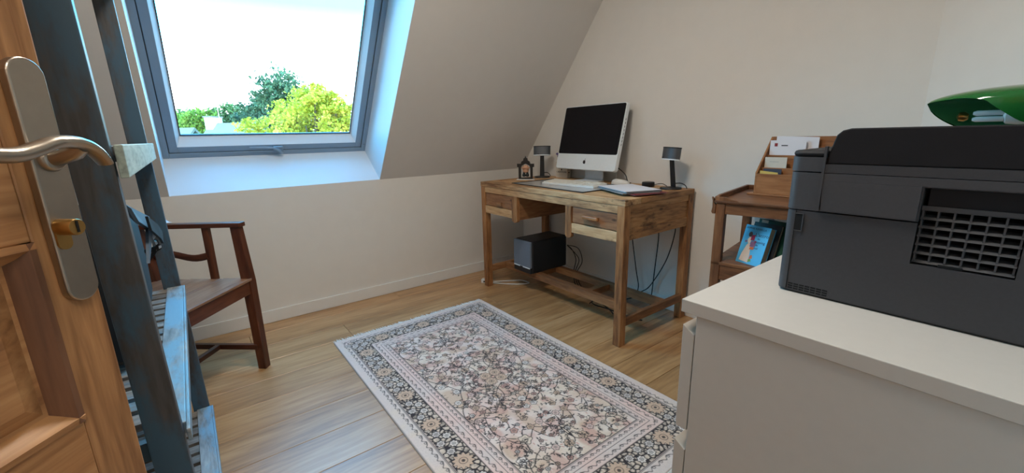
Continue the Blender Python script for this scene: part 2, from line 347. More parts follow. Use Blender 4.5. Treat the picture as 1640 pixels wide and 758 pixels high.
# hallway beyond the doorway, behind the camera
struct(WB().box(4.2, 4.3, YF, .2, -.1, ZC).build('wall_hall', 'wall'))
struct(WB().box(XR, 4.3, -.6, -.5, -.1, ZC).build('wall_hall_end', 'wall'))
s = WB(); s.box(XR-.012, XR+.132, DY0-.05, DY0, 0, DH+.05); s.box(XR-.012, XR+.132, DY1, DY1+.05, 0, DH+.05); s.box(XR-.012, XR+.132, DY0, DY1, DH, DH+.05)
struct(s.build('trim_1', 'skirt'))
s = WB().box(0, .012, YF, 0, .0, .077).build('baseboard_left', 'skirt', bevel=.003); struct(s, 'white skirting board along the knee wall')
s = WB().box(.012, 2.409, -.012, 0, .0, .077).build('baseboard_back', 'skirt', bevel=.003); struct(s, 'white skirting board along the back wall')
# ------------------------------------------------------------------ roof window
win = bpy.data.objects.new('window_1', None); COL.objects.link(win); win.location = WP((WY0+WY1)/2, 0, .3); struct(win, 'large roof window with pale grey frame')
FT = .30
def wframe(inset, wd, t0, t1, name, m, bev=.002, nm='lining'):
    y0, y1, s0, s1 = WY0+inset, WY1-inset, inset, WS1-inset
    for nn, a in (('left', (y0, y0+wd, s0, s1)), ('right', (y1-wd, y1, s0, s1)), ('bottom', (y0+wd, y1-wd, s0, s0+wd)), ('top', (y0+wd, y1-wd, s1-wd, s1))):
        WB().wbox(*a, t0, t1).build(name, m, win, bevel=bev)
# lining boards (box reveal)
for a in ((WY0-.004, WY0+.001, -.0, WS1), (WY1-.001, WY1+.004, 0, WS1), (WY0, WY1, -.004, .001), (WY0, WY1, WS1-.001, WS1+.004)):
    WB().wbox(*a, .0006, FT+.02).build('lining_board', 'lining', win)
wframe(0, .030, FT, FT+.09, 'fixed_frame', 'pvc')
wframe(.030, .006, FT+.01, FT+.08, 'gasket', 'gasket', 0)
wframe(.034, .038, FT+.006, FT+.08, 'sash', 'pvc')
# glazing beads: bevelled strips that fall back to the pane
y0, y1, s0, s1 = WY0+.072, WY1-.072, .072, WS1-.072
dp, dw = .062, .022
def quadstrip(A, B):
    m = WB(); m._add(A+B, [(0, 1, 3, 2), (4, 6, 7, 5), (0, 4, 5, 1), (2, 3, 7, 6), (0, 2, 6, 4), (1, 5, 7, 3)]); return m
def bead(o1, o2, i1, i2):
    a = [WP(*o1, FT+.006), WP(*o2, FT+.006), WP(*i1, FT+.006+dp), WP(*i2, FT+.006+dp)]
    c = [WP(*o1, FT+.08), WP(*o2, FT+.08), WP(*i1, FT+.08), WP(*i2, FT+.08)]
    quadstrip(a, c).build('glazing_bead', 'lining', win)
bead((y0, s0), (y1, s0), (y0+dw, s0+dw+.01), (y1-dw, s0+dw+.01))
bead((y0, s1), (y1, s1), (y0+dw, s1-dw), (y1-dw, s1-dw))
bead((y0, s0), (y0, s1), (y0+dw, s0+dw+.01), (y0+dw, s1-dw))
bead((y1, s0), (y1, s1), (y1-dw, s0+dw+.01), (y1-dw, s1-dw))
m = WB()
gy0, gy1, gs0, gs1 = y0+dw, y1-dw, s0+dw+.01, s1-dw
for a in ((gy0, gy0+.004, gs0, gs1), (gy1-.004, gy1, gs0, gs1), (gy0, gy1, gs0, gs0+.004), (gy0, gy1, gs1-.004, gs1)): m.wbox(*a, FT+.062, FT+.072)
m.build('pane_seal', 'gasket', win)
WB().wbox(gy0-.01, gy1+.01, gs0-.01, gs1+.01, FT+.071, FT+.075).build('pane', 'glass', win)
# handle at the bottom rail
hy = -1.79
hd = WB().wbox(hy+.0, hy+.055, .040, .066, FT-.012, FT+.006).build('handle_plate', 'pvc', win, bevel=.004)
WB().tube([WP(hy-.125, .073, FT-.016), WP(hy-.05, .074, FT-.02), WP(hy+.0, .07, FT-.026), WP(hy+.03, .05, FT-.026), WP(hy+.045, .028, FT-.022)], [.003, .004, .006, .010, .009], 8).build('handle', 'pvc', win, smooth=True)
for sy in (.01, .018): WB().tube([WP(WY1-sy, .06, FT-.001), WP(WY1-sy, .06, FT+.002)], .0025, 8).build('screw', 'gasket', win)
# ------------------------------------------------------------------ door (open, beside the camera)
u = Vector((-.768, .640, 0)).normalized(); nn = Vector((.640, .768, 0)).normalized()
DW = .83; FE = Vector((2.169, -2.332, 0))
hinge = FE - u*DW
door = bpy.data.objects.new('door_1', None); COL.objects.link(door); door.location = hinge
door.rotation_euler = (0, 0, math.atan2(u.y, u.x)); struct(door, 'panelled oak door standing open with a brushed metal lever handle')
# local: x along leaf (hinge->free edge), -y is the camera side face (y=0), thickness to +y
T = .04
def dbox(x0, x1, z0, z1, y0=0, y1=T): return MB().box(x0, x1, y0, y1, z0, z1)

SW = .048; top = 2.03
dbox(DW-SW, DW, .01, top).build('stile', 'door', door, bevel=.002); dbox(0, .06, .01, top).build('stile', 'door', door, bevel=.002)
for z0, z1 in ((.01, .22), (.60, .793), (.982, 1.20), (1.90, top)): dbox(.06, DW-SW, z0, z1).build('rail', 'doorX', door, bevel=.0015)
for z0, z1 in ((.22, .60), (.793, .982), (1.20, 1.90)):
    x0, x1 = .06, DW-SW; w = .018; d = .012
    pn = MB().box(x0, x1, d, T-d, z0, z1).build('panel', 'doorX', door)
    MB()._add([(x0+w+.004, d, z0+w+.004), (x1-w-.004, d, z0+w+.004), (x1-w-.004, d, z1-w-.004), (x0+w+.004, d, z1-w-.004),
               (x0+w+.022, .003, z0+w+.02), (x1-w-.022, .003, z0+w+.02), (x1-w-.022, .003, z1-w-.02), (x0+w+.022, .003, z1-w-.02)],
              [(4, 5, 6, 7), (0, 1, 5, 4), (1, 2, 6, 5), (2, 3, 7, 6), (3, 0, 4, 7)]).build('panel_field', 'doorX', pn, smooth=False)
    prof = [(0, -.003), (w*.35, -.004), (w*.75, .004), (w, d), (0, d)]
    for horiz, e0, dirn in ((0, x0, 1), (0, x1, -1), (1, z0, 1), (1, z1, -1)):
        m = MB()
        if horiz: m.prism([(y, e0+dirn*a) for a, y in prof], x0+.0, x1-.0, 'X')
        else: m.prism([(e0+dirn*a, y) for a, y in prof], z0, z1, 'Z')
        m.build('moulding', 'doormould' if not horiz else 'doorX', pn, smooth=True)
# lever handle on a long backplate with a lock cylinder
PXc = DW-.0215
def rrect(cx, cz, w, h, r, k=8):
    out = []
    for qx, qz, a0 in ((1, 1, 0), (-1, 1, 90), (-1, -1, 180), (1, -1, 270)):
        for i in range(k+1):
            a = R(a0+90*i/k); out.append((cx+qx*(w/2-r)+r*math.cos(a), cz+qz*(h/2-r)+r*math.sin(a)))
    return out
plate = MB().prism(rrect(PXc, 1.031, .031, .232, .0154), -.009, 0, 'Y').build('handle_plate', 'nickel', door, bevel=.0025, segs=3); plate['label'] = 'brushed nickel backplate'
mt = Matrix.Rotation(R(90), 4, 'X')
MB().lathe([(.011, -.002), (.0115, .002), (.010, .005), (.0085, .006)], (PXc, -.009, 1.056), 24, mt).build('rose', 'nickel', plate, smooth=True)
lv = smoothpath([(DW-.002, -.043, 1.050), (DW-.010, -.043, 1.062), (DW-.022, -.042, 1.070), (DW-.040, -.040, 1.0715), (DW-.058, -.038, 1.065), (DW-.074, -.037, 1.0615), (DW-.100, -.036, 1.064)], 5)
nl = len(lv); m = MB(); m.tube(lv, [.0066+.002*math.sin(math.pi*i/nl) for i in range(nl)], 14, True, [(.55+.35*(i/nl), 1.25) for i in range(nl)])
m.tube([(PXc, -.006, 1.056), (PXc, -.022, 1.058), (PXc+.002, -.034, 1.062), (PXc+.002, -.042, 1.067)], [.0075, .007, .007, .006], 14)
m.build('lever', 'nickel', plate, smooth=True)
MB().prism(rrect(DW-.029, .985, .013, .03, .006), -.011, -.008, 'Y').build('keyhole_trim', 'brass', plate)
cy = MB().lathe([(.0080, 0), (.0080, .016), (.0074, .017)], (DW-.029, -.010, .992), 24, mt).build('lock_cylinder', 'brass', door, smooth=True)
MB().box(DW-.030, DW-.028, -.0278, -.026, .987, .998).build('key_slot', 'hole', cy)

#==OUTSIDE==
GZ = -4.2
struct(WB().box(-90, -.5, -60, 60, GZ-.3, GZ).build('ground', 'grass'), 'lawn below the roof window')
def pix(x, y, depth): return CAMP + (fw + R1*((x-820)/FPX) + U1*((379-y)/FPX))*depth
rng = np.random.default_rng(3)
def tree(name, label, px, py, depth, rx, rz, nleaf, leaf, mk, blobs, trunk=.2, seed=1, group=None, spread=1.0):
    c = pix(px, py, depth); g = np.random.default_rng(seed); mpp = depth/FPX
    rx *= mpp; rz *= mpp
    root = thing(name, (c.x, c.y, GZ), label, 'tree', group=group)
    view = np.array([fw.x, fw.y, 0]); view /= np.linalg.norm(view); side = np.array([rt.x, rt.y, 0])
    V = []; tot = sum(b[2] for b in blobs)
    ctrs = []
    for (bx, bz, br) in blobs:
        k = int(nleaf*br/tot); d = g.normal(size=(k, 3)); d /= np.linalg.norm(d, axis=1)[:, None]
        # clumps on the blob surface
        nc = max(6, int(40*br)); cl = g.normal(size=(nc, 3)); cl /= np.linalg.norm(cl, axis=1)[:, None]
        ci = cl[g.integers(0, nc, k)]*g.uniform(.55, 1.0, (k, 1)) + g.normal(size=(k, 3))*.17
        R_ = br*min(rx, rz*1.2)
        off = side*(bx*rx)+np.array([0, 0, bz*rz]) + view*g.uniform(-.3, .3)*rx
        ctrs.append(off)
        V.append(off + ci*R_*np.array([1, 1, .9]))
    P = np.concatenate(V); n = len(P)
    a = g.normal(size=(n, 3)); a /= np.linalg.norm(a, axis=1)[:, None]; b = g.normal(size=(n, 3)); b -= (b*a).sum(1)[:, None]*a; b /= np.linalg.norm(b, axis=1)[:, None]
    sz = leaf*mpp*g.uniform(.6, 1.3, (n, 1)); a *= sz; b *= sz*.55
    vs = np.stack([P-a, P-b, P+a, P+b], 1).reshape(-1, 3) + np.array([0, 0, c.z-GZ])
    me = bpy.data.meshes.new('foliage'); me.vertices.add(n*4); me.vertices.foreach_set('co', vs.ravel().astype(np.float32))
    me.loops.add(n*4); me.loops.foreach_set('vertex_index', np.arange(n*4, dtype=np.int32))
    me.polygons.add(n); me.polygons.foreach_set('loop_start', np.arange(0, n*4, 4, dtype=np.int32)); me.update(); me.validate()
    me.materials.append(M[mk]); o = bpy.data.objects.new('foliage', me); COL.objects.link(o); o.parent = root; o['kind'] = 'stuff'
    h = c.z-GZ
    t = MB(); t.tube([(0, 0, 0), (.05, 0, h*.4), (0, .05, h*.8), (0, 0, h)], [trunk, trunk*.8, trunk*.55, trunk*.3], 9)
    t.build('trunk', 'bark', root, smooth=True)
    br_ = MB()
    for of in ctrs:
        br_.tube(smoothpath([(0, 0, h*.55), (of[0]*.5, of[1]*.5, h*.75+of[2]*.3), (of[0], of[1], h+of[2])], 3), [trunk*.35]*3+[trunk*.22]*3+[trunk*.1], 6)
    br_.build('branch', 'bark', root, smooth=True)
    return root
# big dark oak
tree('oak_tree', 'large dark green oak with a rounded crown behind the yellow-green tree', 450, 168, 30, 62, 50, 9000, 3.0, 'leafO',
     [(-.1, .55, .52), (.32, .38, .5), (-.42, .2, .42), (.05, .05, .6), (.4, -.1, .55), (-.75, -.25, .38), (-.55, -.45, .42), (-.15, -.4, .5), (.3, -.6, .5), (-.9, -.6, .3)], .35, 11)
# yellow-green tree in front
tree('maple_tree', 'tall yellow-green leafy tree nearest the roof window', 492, 195, 15, 88, 68, 15000, 3.1, 'leafY',
     [(-.12, .45, .34), (.12, .62, .24), (-.35, .25, .36), (.05, .2, .42), (.36, .22, .34), (.62, .18, .3), (.52, .55, .12), (-.62, -.02, .34), (-.3, -.05, .42), (.1, -.1, .5), (.48, -.1, .45), (.8, .0, .3), (-.85, -.28, .3), (-.5, -.4, .45), (0, -.45, .5), (.5, -.45, .5), (.9, -.3, .35), (.3, .42, .2), (.83, .28, .16), (.27, .75, .1)], .16, 12)
tree('lime_tree', 'bright green rounded tree beside the white chimney', 322, 197, 34, 34, 22, 3600, 2.6, 'leafB', [(0, .3, .6), (.5, .3, .5), (-.5, .1, .5), (.2, -.4, .6), (-.3, -.4, .6), (.7, -.3, .45)], .2, 13, 'small trees beyond the roofs')
tree('lime_tree', 'mid green tree standing just right of the antenna', 372, 188, 38, 36, 22, 3600, 2.5, 'leafM', [(0, .3, .6), (.5, .2, .55), (-.5, .1, .55), (.2, -.4, .6), (-.3, -.5, .6), (.85, .1, .4)], .2, 14, 'small trees beyond the roofs')
tree('lime_tree', 'bright green tree at the left edge of the window view', 283, 199, 36, 30, 18, 3200, 2.5, 'leafB', [(0, .3, .6), (.5, .2, .55), (-.5, .1, .5), (.2, -.4, .6), (-.4, -.4, .6)], .2, 15, 'small trees beyond the roofs')
tree('lime_tree', 'loose green tree between the two bright green ones', 303, 190, 44, 26, 16, 2600, 2.3, 'leafM', [(0, .3, .6), (.4, .0, .55), (-.5, .0, .5), (.1, -.5, .6)], .2, 16, 'small trees beyond the roofs')
# houses: gabled roofs seen over the sill
def house(px0, px1, pyr, pye, depth, label, chim=None):
    a = pix(px0, pyr, depth); b = pix(px1, pyr, depth); zr = a.z; ze = pix(px0, pye, depth).z
    A = Vector((a.x, a.y, 0)); B = Vector((b.x, b.y, 0)); d = (B-A).normalized(); ln = (B-A).length; q = Vector((-d.y, d.x, 0))
    if q.dot(Vector((fw.x, fw.y, 0))) < 0: q = -q
    hz = zr-ze; hw = hz*1.2+1.2; zr2 = zr; ez = zr-hw*.8
    root = thing('house', (A.x, A.y, GZ), label, 'house', math.atan2(d.y, d.x))
    # local x along ridge, local y = q direction sign
    sg = 1 if Vector((-d.y, d.x, 0)).dot(q) > 0 else -1
    H = zr-GZ; E = ez-GZ
    MB().box(.1, ln-.1, -hw*.85, hw*.85, 0, E+.2).build('wall', 'render', root)
    MB().prism([(-hw, E), (0, H), (hw, E), (hw, E-.15), (0, H-.18), (-hw, E-.15)], 0, ln, 'X').build('roof', 'roof', root)
    if chim:
        x0, x1, top_ = chim
        c = MB().box(x0, x1, -.45, .45, H-1.6, H+top_).build('chimney', 'render', root)
        MB().box(x0-.05, x1+.05, -.5, .5, H+top_, H+top_+.07).build('cap', 'roof', c)
        MB().tube([(x1+.15, 0, H-.3), (x1+.15, 0, H+1.15)], .02, 6).build('antenna', 'nickel', root)
    return root
house(337, 416, 197.5, 214, 24, 'pale slate roofed house with a white chimney and thin antenna', (0.0, .40, .30))
house(262, 312, 205.5, 214, 26, 'pale roofed house low at the left corner of the pane')
#==RUG==
def make_rug():
    X0, X1, Y0, Y1 = .543, 2.165, -1.753, -.808
    LX, LY = X1-X0, Y1-Y0
    st = .0022; nx = int(LX/st)+1; ny = int(LY/st)+1
    xs = np.linspace(0, LX, nx); ys = np.linspace(0, LY, ny); XX, YY = np.meshgrid(xs, ys)   # [ny,nx]
    g = np.random.default_rng(7)
    def noise(sc, seed):
        gg = np.random.default_rng(seed); kx, ky = int(LX/sc)+3, int(LY/sc)+3; G = gg.random((ky, kx))
        fx, fy = XX/sc, YY/sc; ix, iy = fx.astype(int), fy.astype(int); tx, ty = fx-ix, fy-iy; tx = tx*tx*(3-2*tx); ty = ty*ty*(3-2*ty)
        return (G[iy, ix]*(1-tx)+G[iy, ix+1]*tx)*(1-ty)+(G[iy+1, ix]*(1-tx)+G[iy+1, ix+1]*tx)*ty
    def worley(sc, seed):
        gg = np.random.default_rng(seed); kx, ky = int(LX/sc)+4, int(LY/sc)+4; jx = gg.random((ky, kx)); jy = gg.random((ky, kx))
        fx, fy = XX/sc+1, YY/sc+1; ix, iy = fx.astype(int), fy.astype(int); F1 = np.full(XX.shape, 9.); F2 = F1.copy()
        for dx in (-1, 0, 1):
            for dy in (-1, 0, 1):
                cx, cy = ix+dx, iy+dy; d = np.hypot(cx+jx[cy, cx]-fx, cy+jy[cy, cx]-fy)
                F2 = np.where(d < F1, F1, np.minimum(F2, d)); F1 = np.minimum(F1, d)
        return F1, F2
    def C(*c): return np.array(lin(c))
    ink = C(50, 40, 40); beige = C(222, 200, 178); pink = C(226, 194, 180); grey = C(214, 200, 190); pale = C(232, 218, 206); tan = C(204, 172, 146); rose = C(204, 158, 142)
    img = np.empty((ny, nx, 3)); img[:] = beige
    def lay(mask, col, a=1.0): 
        m = (np.clip(mask, 0, 1)*a)[..., None]; img[:] = img*(1-m)+col*m
    e = np.minimum(np.minimum(XX, LX-XX), np.minimum(YY, LY-YY))        # distance to the edge
    aa = lambda d, w=.0016: np.clip(.5-d/w, 0, 1)                      # soft inside test
    n1, n2, n3 = noise(.12, 1), noise(.035, 2), noise(.06, 3)
    # field ground
    lay(np.clip((n1-.35)*2, 0, 1), pink); lay(np.clip((n3-.45)*3, 0, 1), grey, .6); lay(np.clip((n2-.5)*3, 0, 1), pale, .55)
    lay(np.clip((noise(.05, 9)-.55)*4, 0, 1), tan, .8); lay(np.clip((noise(.045, 10)-.62)*5, 0, 1), rose, .7)
    B0, B1, B2, B3 = .057, .148, .185, .222
    IN = np.where(e > B3)
    def region(px, py, r):
        x0 = max(0, int((px-r)/st)); x1 = min(nx, int((px+r)/st)+2); y0 = max(0, int((py-r)/st)); y1 = min(ny, int((py+r)/st)+2)
        return slice(y0, y1), slice(x0, x1)
    def layr(sl, m, col, a=1.0):
        m = (np.clip(m, 0, 1)*a)[..., None]; img[sl] = img[sl]*(1-m)+col*m
    def flower(px, py, r, ground, petals=8, lw=.0024, hatch=True, rot=0.):
        sl = region(px, py, r*1.25)
        if img[sl].size == 0: return
        dx, dy = XX[sl]-px, YY[sl]-py; d = np.hypot(dx, dy); th = np.arctan2(dy, dx)+rot
        rr = r*(.88+.12*np.cos(petals*th))
        layr(sl, aa(d-rr), ground); layr(sl, aa(np.abs(d-rr)-lw*.5), ink)
        if hatch:
            layr(sl, aa(np.abs(np.sin(petals*th/2))*d-lw*.42)*(d > r*.35)*(d < r*.8), ink, .55)
        layr(sl, aa(np.abs(d-r*.36)-lw*.35), ink, .9); layr(sl, aa(d-r*.16), ink, .9)
    def stroke(pts, w, col=ink, a=1.0):
        pts = np.asarray(pts, float)
        for i in range(len(pts)-1):
            (ax, ay), (bx, by) = pts[i], pts[i+1]; r = math.hypot(bx-ax, by-ay)/2+.008
            sl = region((ax+bx)/2, (ay+by)/2, r)
            if img[sl].size == 0: continue
            px, py = XX[sl]-ax, YY[sl]-ay; vx, vy = bx-ax, by-ay; t = np.clip((px*vx+py*vy)/(vx*vx+vy*vy+1e-12), 0, 1)
            ww = w if np.isscalar(w) else w[i]
            layr(sl, aa(np.hypot(px-t*vx, py-t*vy)-ww/2), col, a)
    def leaf(px, py, L, ang, col=ink, wd=.32):
        sl = region(px, py, L)
        if img[sl].size == 0: return
        dx, dy = XX[sl]-px, YY[sl]-py; c, s_ = math.cos(ang), math.sin(ang); a_ = dx*c+dy*s_; b_ = -dx*s_+dy*c
        q = np.clip(a_/L, 0, 1); layr(sl, aa(np.abs(b_)-L*wd*np.sin(np.pi*q)*.5)*(a_ > 0)*(a_ < L), col)
    # ---- field ornaments, mirrored about both axes
    fx0, fy0 = LX/2-B3, LY/2-B3
    def four(fn):
        for sx_ in (1, -1):
            for sy_ in (1, -1): fn(sx_, sy_)
    def W_(x, y, sx_, sy_): return LX/2+sx_*x, LY/2+sy_*y
    arcs = [(.10, .12, .10, 200, 520), (.30, .12, .11, -20, 250), (.28, .20, .07, 60, 330), (.47, .08, .10, 100, 400), (.44, .19, .075, -60, 200), (.18, .20, .06, 0, 280), (.0, .20, .09, -10, 190), (.55, .18, .05, 30, 320), (.38, .03, .07, -90, 120), (.2, .04, .06, 20, 260)]
    for (ax, ay, rr, a0, a1) in arcs:
        def f(sx_, sy_):
            stroke([W_(ax+rr*(1+.25*math.sin(3*R(t)))*math.cos(R(t)), ay+rr*.85*math.sin(R(t)), sx_, sy_) for t in np.linspace(a0, a1, 26)], .0036)
        four(f)
    fl_ = []
    tries = 0
    while len(fl_) < 62 and tries < 4000:
        tries += 1; x_, y_ = g.uniform(0, fx0-.02), g.uniform(0, fy0-.02); r_ = g.choice([.009, .012, .016, .021, .027], p=[.3, .3, .22, .12, .06])
        if all(math.hypot(x_-a_, y_-b_) > (r_+c_)*1.35 for a_, b_, c_ in fl_): fl_.append((x_, y_, r_))
    grounds = [pale, pink, tan, rose, beige]
    for i, (x_, y_, r_) in enumerate(fl_):
        gr = grounds[int(g.integers(5))]; pe = int(g.choice([5, 6, 8])); angs = g.uniform(0, 6.28, 4)
        four(lambda a_, b_: flower(*W_(x_, y_, a_, b_), r_, gr, pe, .0030 if r_ > .014 else .0036, r_ > .014))
        for an in angs:
            L_ = g.uniform(.010, .018)
            four(lambda a_, b_: leaf(*W_(x_+math.cos(an)*r_*1.1, y_+math.sin(an)*r_*1.1, a_, b_), L_, math.atan2(b_*math.sin(an+.5), a_*math.cos(an+.5)), ink if an < 4.4 else rose))
    for i in range(70):
        x_, y_, an, k = g.uniform(0, fx0), g.uniform(0, fy0), g.uniform(0, 6.28), g.uniform(-.9, .9)
        P = [(x_, y_)]
        for q in range(7):
            an += k*.5; P.append((P[-1][0]+.009*math.cos(an), P[-1][1]+.009*math.sin(an)))
        def f(a_, b_):
            stroke([W_(p[0], p[1], a_, b_) for p in P], .0021, ink, .85)
        four(f)
        for q in (2, 4, 6):
            for sgn in (1, -1):
                aa_ = an+sgn*1.0; four(lambda a_, b_: leaf(*W_(P[q][0], P[q][1], a_, b_), .011, math.atan2(b_*math.sin(aa_), a_*math.cos(aa_)), ink, .42))
    # central medallion
    cx_, cy_ = LX/2, LY/2
    for q in range(4):
        an = q*math.pi/2+.78; flower(cx_+.036*math.cos(an), cy_+.036*math.sin(an), .03, tan, 10, .003)
    for a_ in (0, math.pi):
        P = [(cx_+math.cos(a_)*(.06+.17*t)+0, cy_+.075*math.sin(math.pi*t)*s2) for s2 in (1,) for t in np.linspace(0, 1, 18)]; stroke(P, .003)
        P = [(cx_+math.cos(a_)*(.06+.17*t)+0, cy_-.075*math.sin(math.pi*t)) for t in np.linspace(0, 1, 18)]; stroke(P, .003)
    # ---- borders cover everything outside the field
    fieldm = aa(B3-e, .002)
    bord = img.copy(); img2 = img.copy(); img[:] = np.where((e > B3)[..., None], img2, pink)
    lay((e < B3)*np.clip((n3-.3)*2, 0, 1), grey, .7); lay((e < .057)*1.0, grey, .6); lay((e < .057)*np.clip((n2-.5)*2, 0, 1), beige, .7)
    # along-edge coordinate
    hor = np.minimum(YY, LY-YY) <= np.minimum(XX, LX-XX)
    tcoord = np.where(hor, XX, YY)
    def squig(c, amp, wl, w):
        ph = tcoord/wl*2*np.pi; f_ = c+amp*(np.sin(ph)+.35*np.sin(2*ph+.7)); lay(aa(np.abs(e-f_)-w, .0022)*(np.abs(e-c) < amp*2+.004), ink, .9)
        d2 = np.hypot(((tcoord/wl+.25) % 1-.5)*wl, e-c); lay(aa(np.abs(d2-.0048)-.0015), ink, .8)
    squig(.040, .0050, .040, .0019); squig(.168, .0050, .040, .0018)
    squig(.204, .0035, .030, .0013)
    for q, w in ((.0575, .0018), (.0535, .0010), (.148, .0024), (.187, .0011), (.2205, .0022), (.215, .0009)): lay(aa(np.abs(e-q)-w, .0018), ink, .92)
    lay((e < .004)*1., C(130, 122, 116), .8)
    # main border: dark ground with pale leaf cells
    inb = (e > .0595)*(e < .1455)
    F1, F2 = worley(.021, 21); lay(inb*1., ink); lay(inb*np.clip((F2-F1-.17)*8, 0, 1)*np.clip((noise(.01, 31)+.5), 0, 1), beige, .92)
    F1, F2 = worley(.007, 22); lay(inb*np.clip((F1-.62)*6, 0, 1)*.7, ink)
    mid = .1025
    def ring(offset, nmx, nmy, fn):
        for (n_, L_, hz) in ((nmx, LX, 1), (nmy, LY, 0)):
            for i in range(n_):
                t_ = mid+(L_-2*mid)*((i+offset) / n_)
                for sd_ in (0, 1):
                    if hz: fn(t_, mid if sd_ == 0 else LY-mid, 1)
                    else: fn(mid if sd_ == 0 else LX-mid, t_, 0)
    ring(.5, 6, 3, lambda x_, y_, h: flower(x_, y_, .040, tan, 12, .0036))
    def trio(x_, y_, h):
        for da, db in ((-.026, .016), (.026, .016), (0, -.022), (-.055, -.012), (.055, -.012)):
            dx_, dy_ = (da, db) if h else (db, da); flower(x_+dx_, y_+dy_, .0175, pale if db > 0 else grey, 7, .0036)
    ring(1.0, 6, 3, trio); ring(0.0, 6, 3, lambda x_, y_, h: trio(x_, y_, h) if min(x_, LX-x_, y_, LY-y_) < .103 else None)
    # weave grain
    img *= (.93+.14*g.random((ny, nx, 1)))
    img *= (.97+.05*noise(.2, 40))[..., None]
    z = .0075+.0012*(img.mean(2)/.6)+np.where(e < .004, -.003, 0)
    root = thing('rug', ((X0+X1)/2, (Y0+Y1)/2, 0), 'faded pink and beige oriental rug with dark floral border', 'rug')
    V = np.stack([XX-LX/2, YY-LY/2, z], -1).reshape(-1, 3)
    nq = (nx-1)*(ny-1); I = (np.arange(ny-1)[:, None]*nx+np.arange(nx-1)[None]).ravel(); F = np.stack([I, I+1, I+nx+1, I+nx], 1)
    # skirt
    edge = np.concatenate([np.arange(nx), np.arange(1, ny)*nx+nx-1, (ny-1)*nx+np.arange(nx-2, -1, -1), np.arange(ny-2, 0, -1)*nx])
    nb = len(edge); lo = V[edge].copy(); lo[:, 2] = .0005; base_ = len(V); V = np.concatenate([V, lo]); k = np.arange(nb); k2 = (k+1) % nb
    F = np.concatenate([F, np.stack([edge[k2], edge[k], base_+k, base_+k2], 1)])
    colr = np.concatenate([img.reshape(-1, 3), img.reshape(-1, 3)[edge]*.8]); colr = np.concatenate([np.clip(colr, 0, 1), np.ones((len(colr), 1))], 1)
    me = bpy.data.meshes.new('pile'); me.vertices.add(len(V)); me.vertices.foreach_set('co', V.ravel().astype(np.float32))
    me.loops.add(F.size); me.loops.foreach_set('vertex_index', F.ravel().astype(np.int32)); me.polygons.add(len(F)); me.polygons.foreach_set('loop_start', np.arange(0, F.size, 4, dtype=np.int32))
    me.update(); ca = me.color_attributes.new('weave', 'FLOAT_COLOR', 'POINT'); ca.data.foreach_set('color', colr.ravel().astype(np.float32))
    me.polygons.foreach_set('use_smooth', [True]*len(F))
    mm, n, b = base('oriental_rug_weave'); at = n.nodes.new('ShaderNodeAttribute'); at.attribute_name = 'weave'
    zz = n.nodes.new('ShaderNodeTexNoise'); zz.inputs['Scale'].default_value = 500; tc_ = n.nodes.new('ShaderNodeTexCoord'); n.links.new(tc_.outputs['Object'], zz.inputs[0])
    bp = n.nodes.new('ShaderNodeBump'); bp.inputs['Strength'].default_value = .3; bp.inputs['Distance'].default_value = .001; n.links.new(zz.outputs['Fac'], bp.inputs['Height']); n.links.new(bp.outputs[0], b.inputs['Normal'])
    n.links.new(at.outputs['Color'], b.inputs['Base Color']); b.inputs['Roughness'].default_value = .85; b.inputs['Specular IOR Level'].default_value = .2; b.inputs['Sheen Weight'].default_value = .25
    me.materials.append(mm); o = bpy.data.objects.new('pile', me); COL.objects.link(o); o.parent = root
    fr_ = MB(); g2 = random.Random(4)
    for sd_ in (-1, 1):
        y_ = -LY/2+.004
        while y_ < LY/2-.002:
            ln_ = g2.uniform(.020, .040)*(1.25 if g2.random() < .15 else 1); dy_ = g2.uniform(-.008, .008); x_ = sd_*(LX/2-.002)
            fr_.tube([(x_, y_, .006), (x_+sd_*ln_*.5, y_+dy_*.4, .004), (x_+sd_*ln_, y_+dy_, .0022)], [.0016, .0014, .0008], 4); y_ += g2.uniform(.0024, .0042)
    f_ = fr_.build('fringe', 'fringe', root); f_['kind'] = 'stuff'
make_rug()
#==OBJECTS==
# ------------------------------------------------------------------ two added fill lamps, unseen, that brighten room and hall
def disc_fill(loc, r, power, label):
    root = thing('ceiling_fill_lamp', loc, label, 'lamp')
    MB().lathe([(r+.02, -.0), (r+.02, -.035), (r-.005, -.045), (r-.005, -.03)], (0, 0, 0), 40).build('rim', 'white', root, smooth=True)
    MB().lathe([(r-.005, -.036), (r*.7, -.052), (.001, -.06)], (0, 0, 0), 40).build('diffuser', emit('fill_diffuser', (255, 246, 232), power), root, smooth=True)
disc_fill((1.75, -1.75, ZC), .24, FILL_ROOM, 'added round fill lamp on the ceiling in the middle of the room')
disc_fill((3.55, -2.2, ZC), .24, FILL_HALL, 'added round fill lamp on the ceiling in the hallway')
# ------------------------------------------------------------------ desk
DX0, DX1, DYF, DYB, DZ = .308, 1.540, -.626, -.022, .760
desk = thing('desk', ((DX0+DX1)/2, (DYF+DYB)/2, 0), 'worn old wooden desk with two small drawers and a foot rail', 'desk')
lg = .045
for xx in (DX0+.002, DX1-lg-.002):
    for yy in (DYF+.002, DYB-lg): WB().box(xx, xx+lg, yy, yy+lg, 0, DZ-.030).build('leg', 'deskZ', desk, bevel=.003)
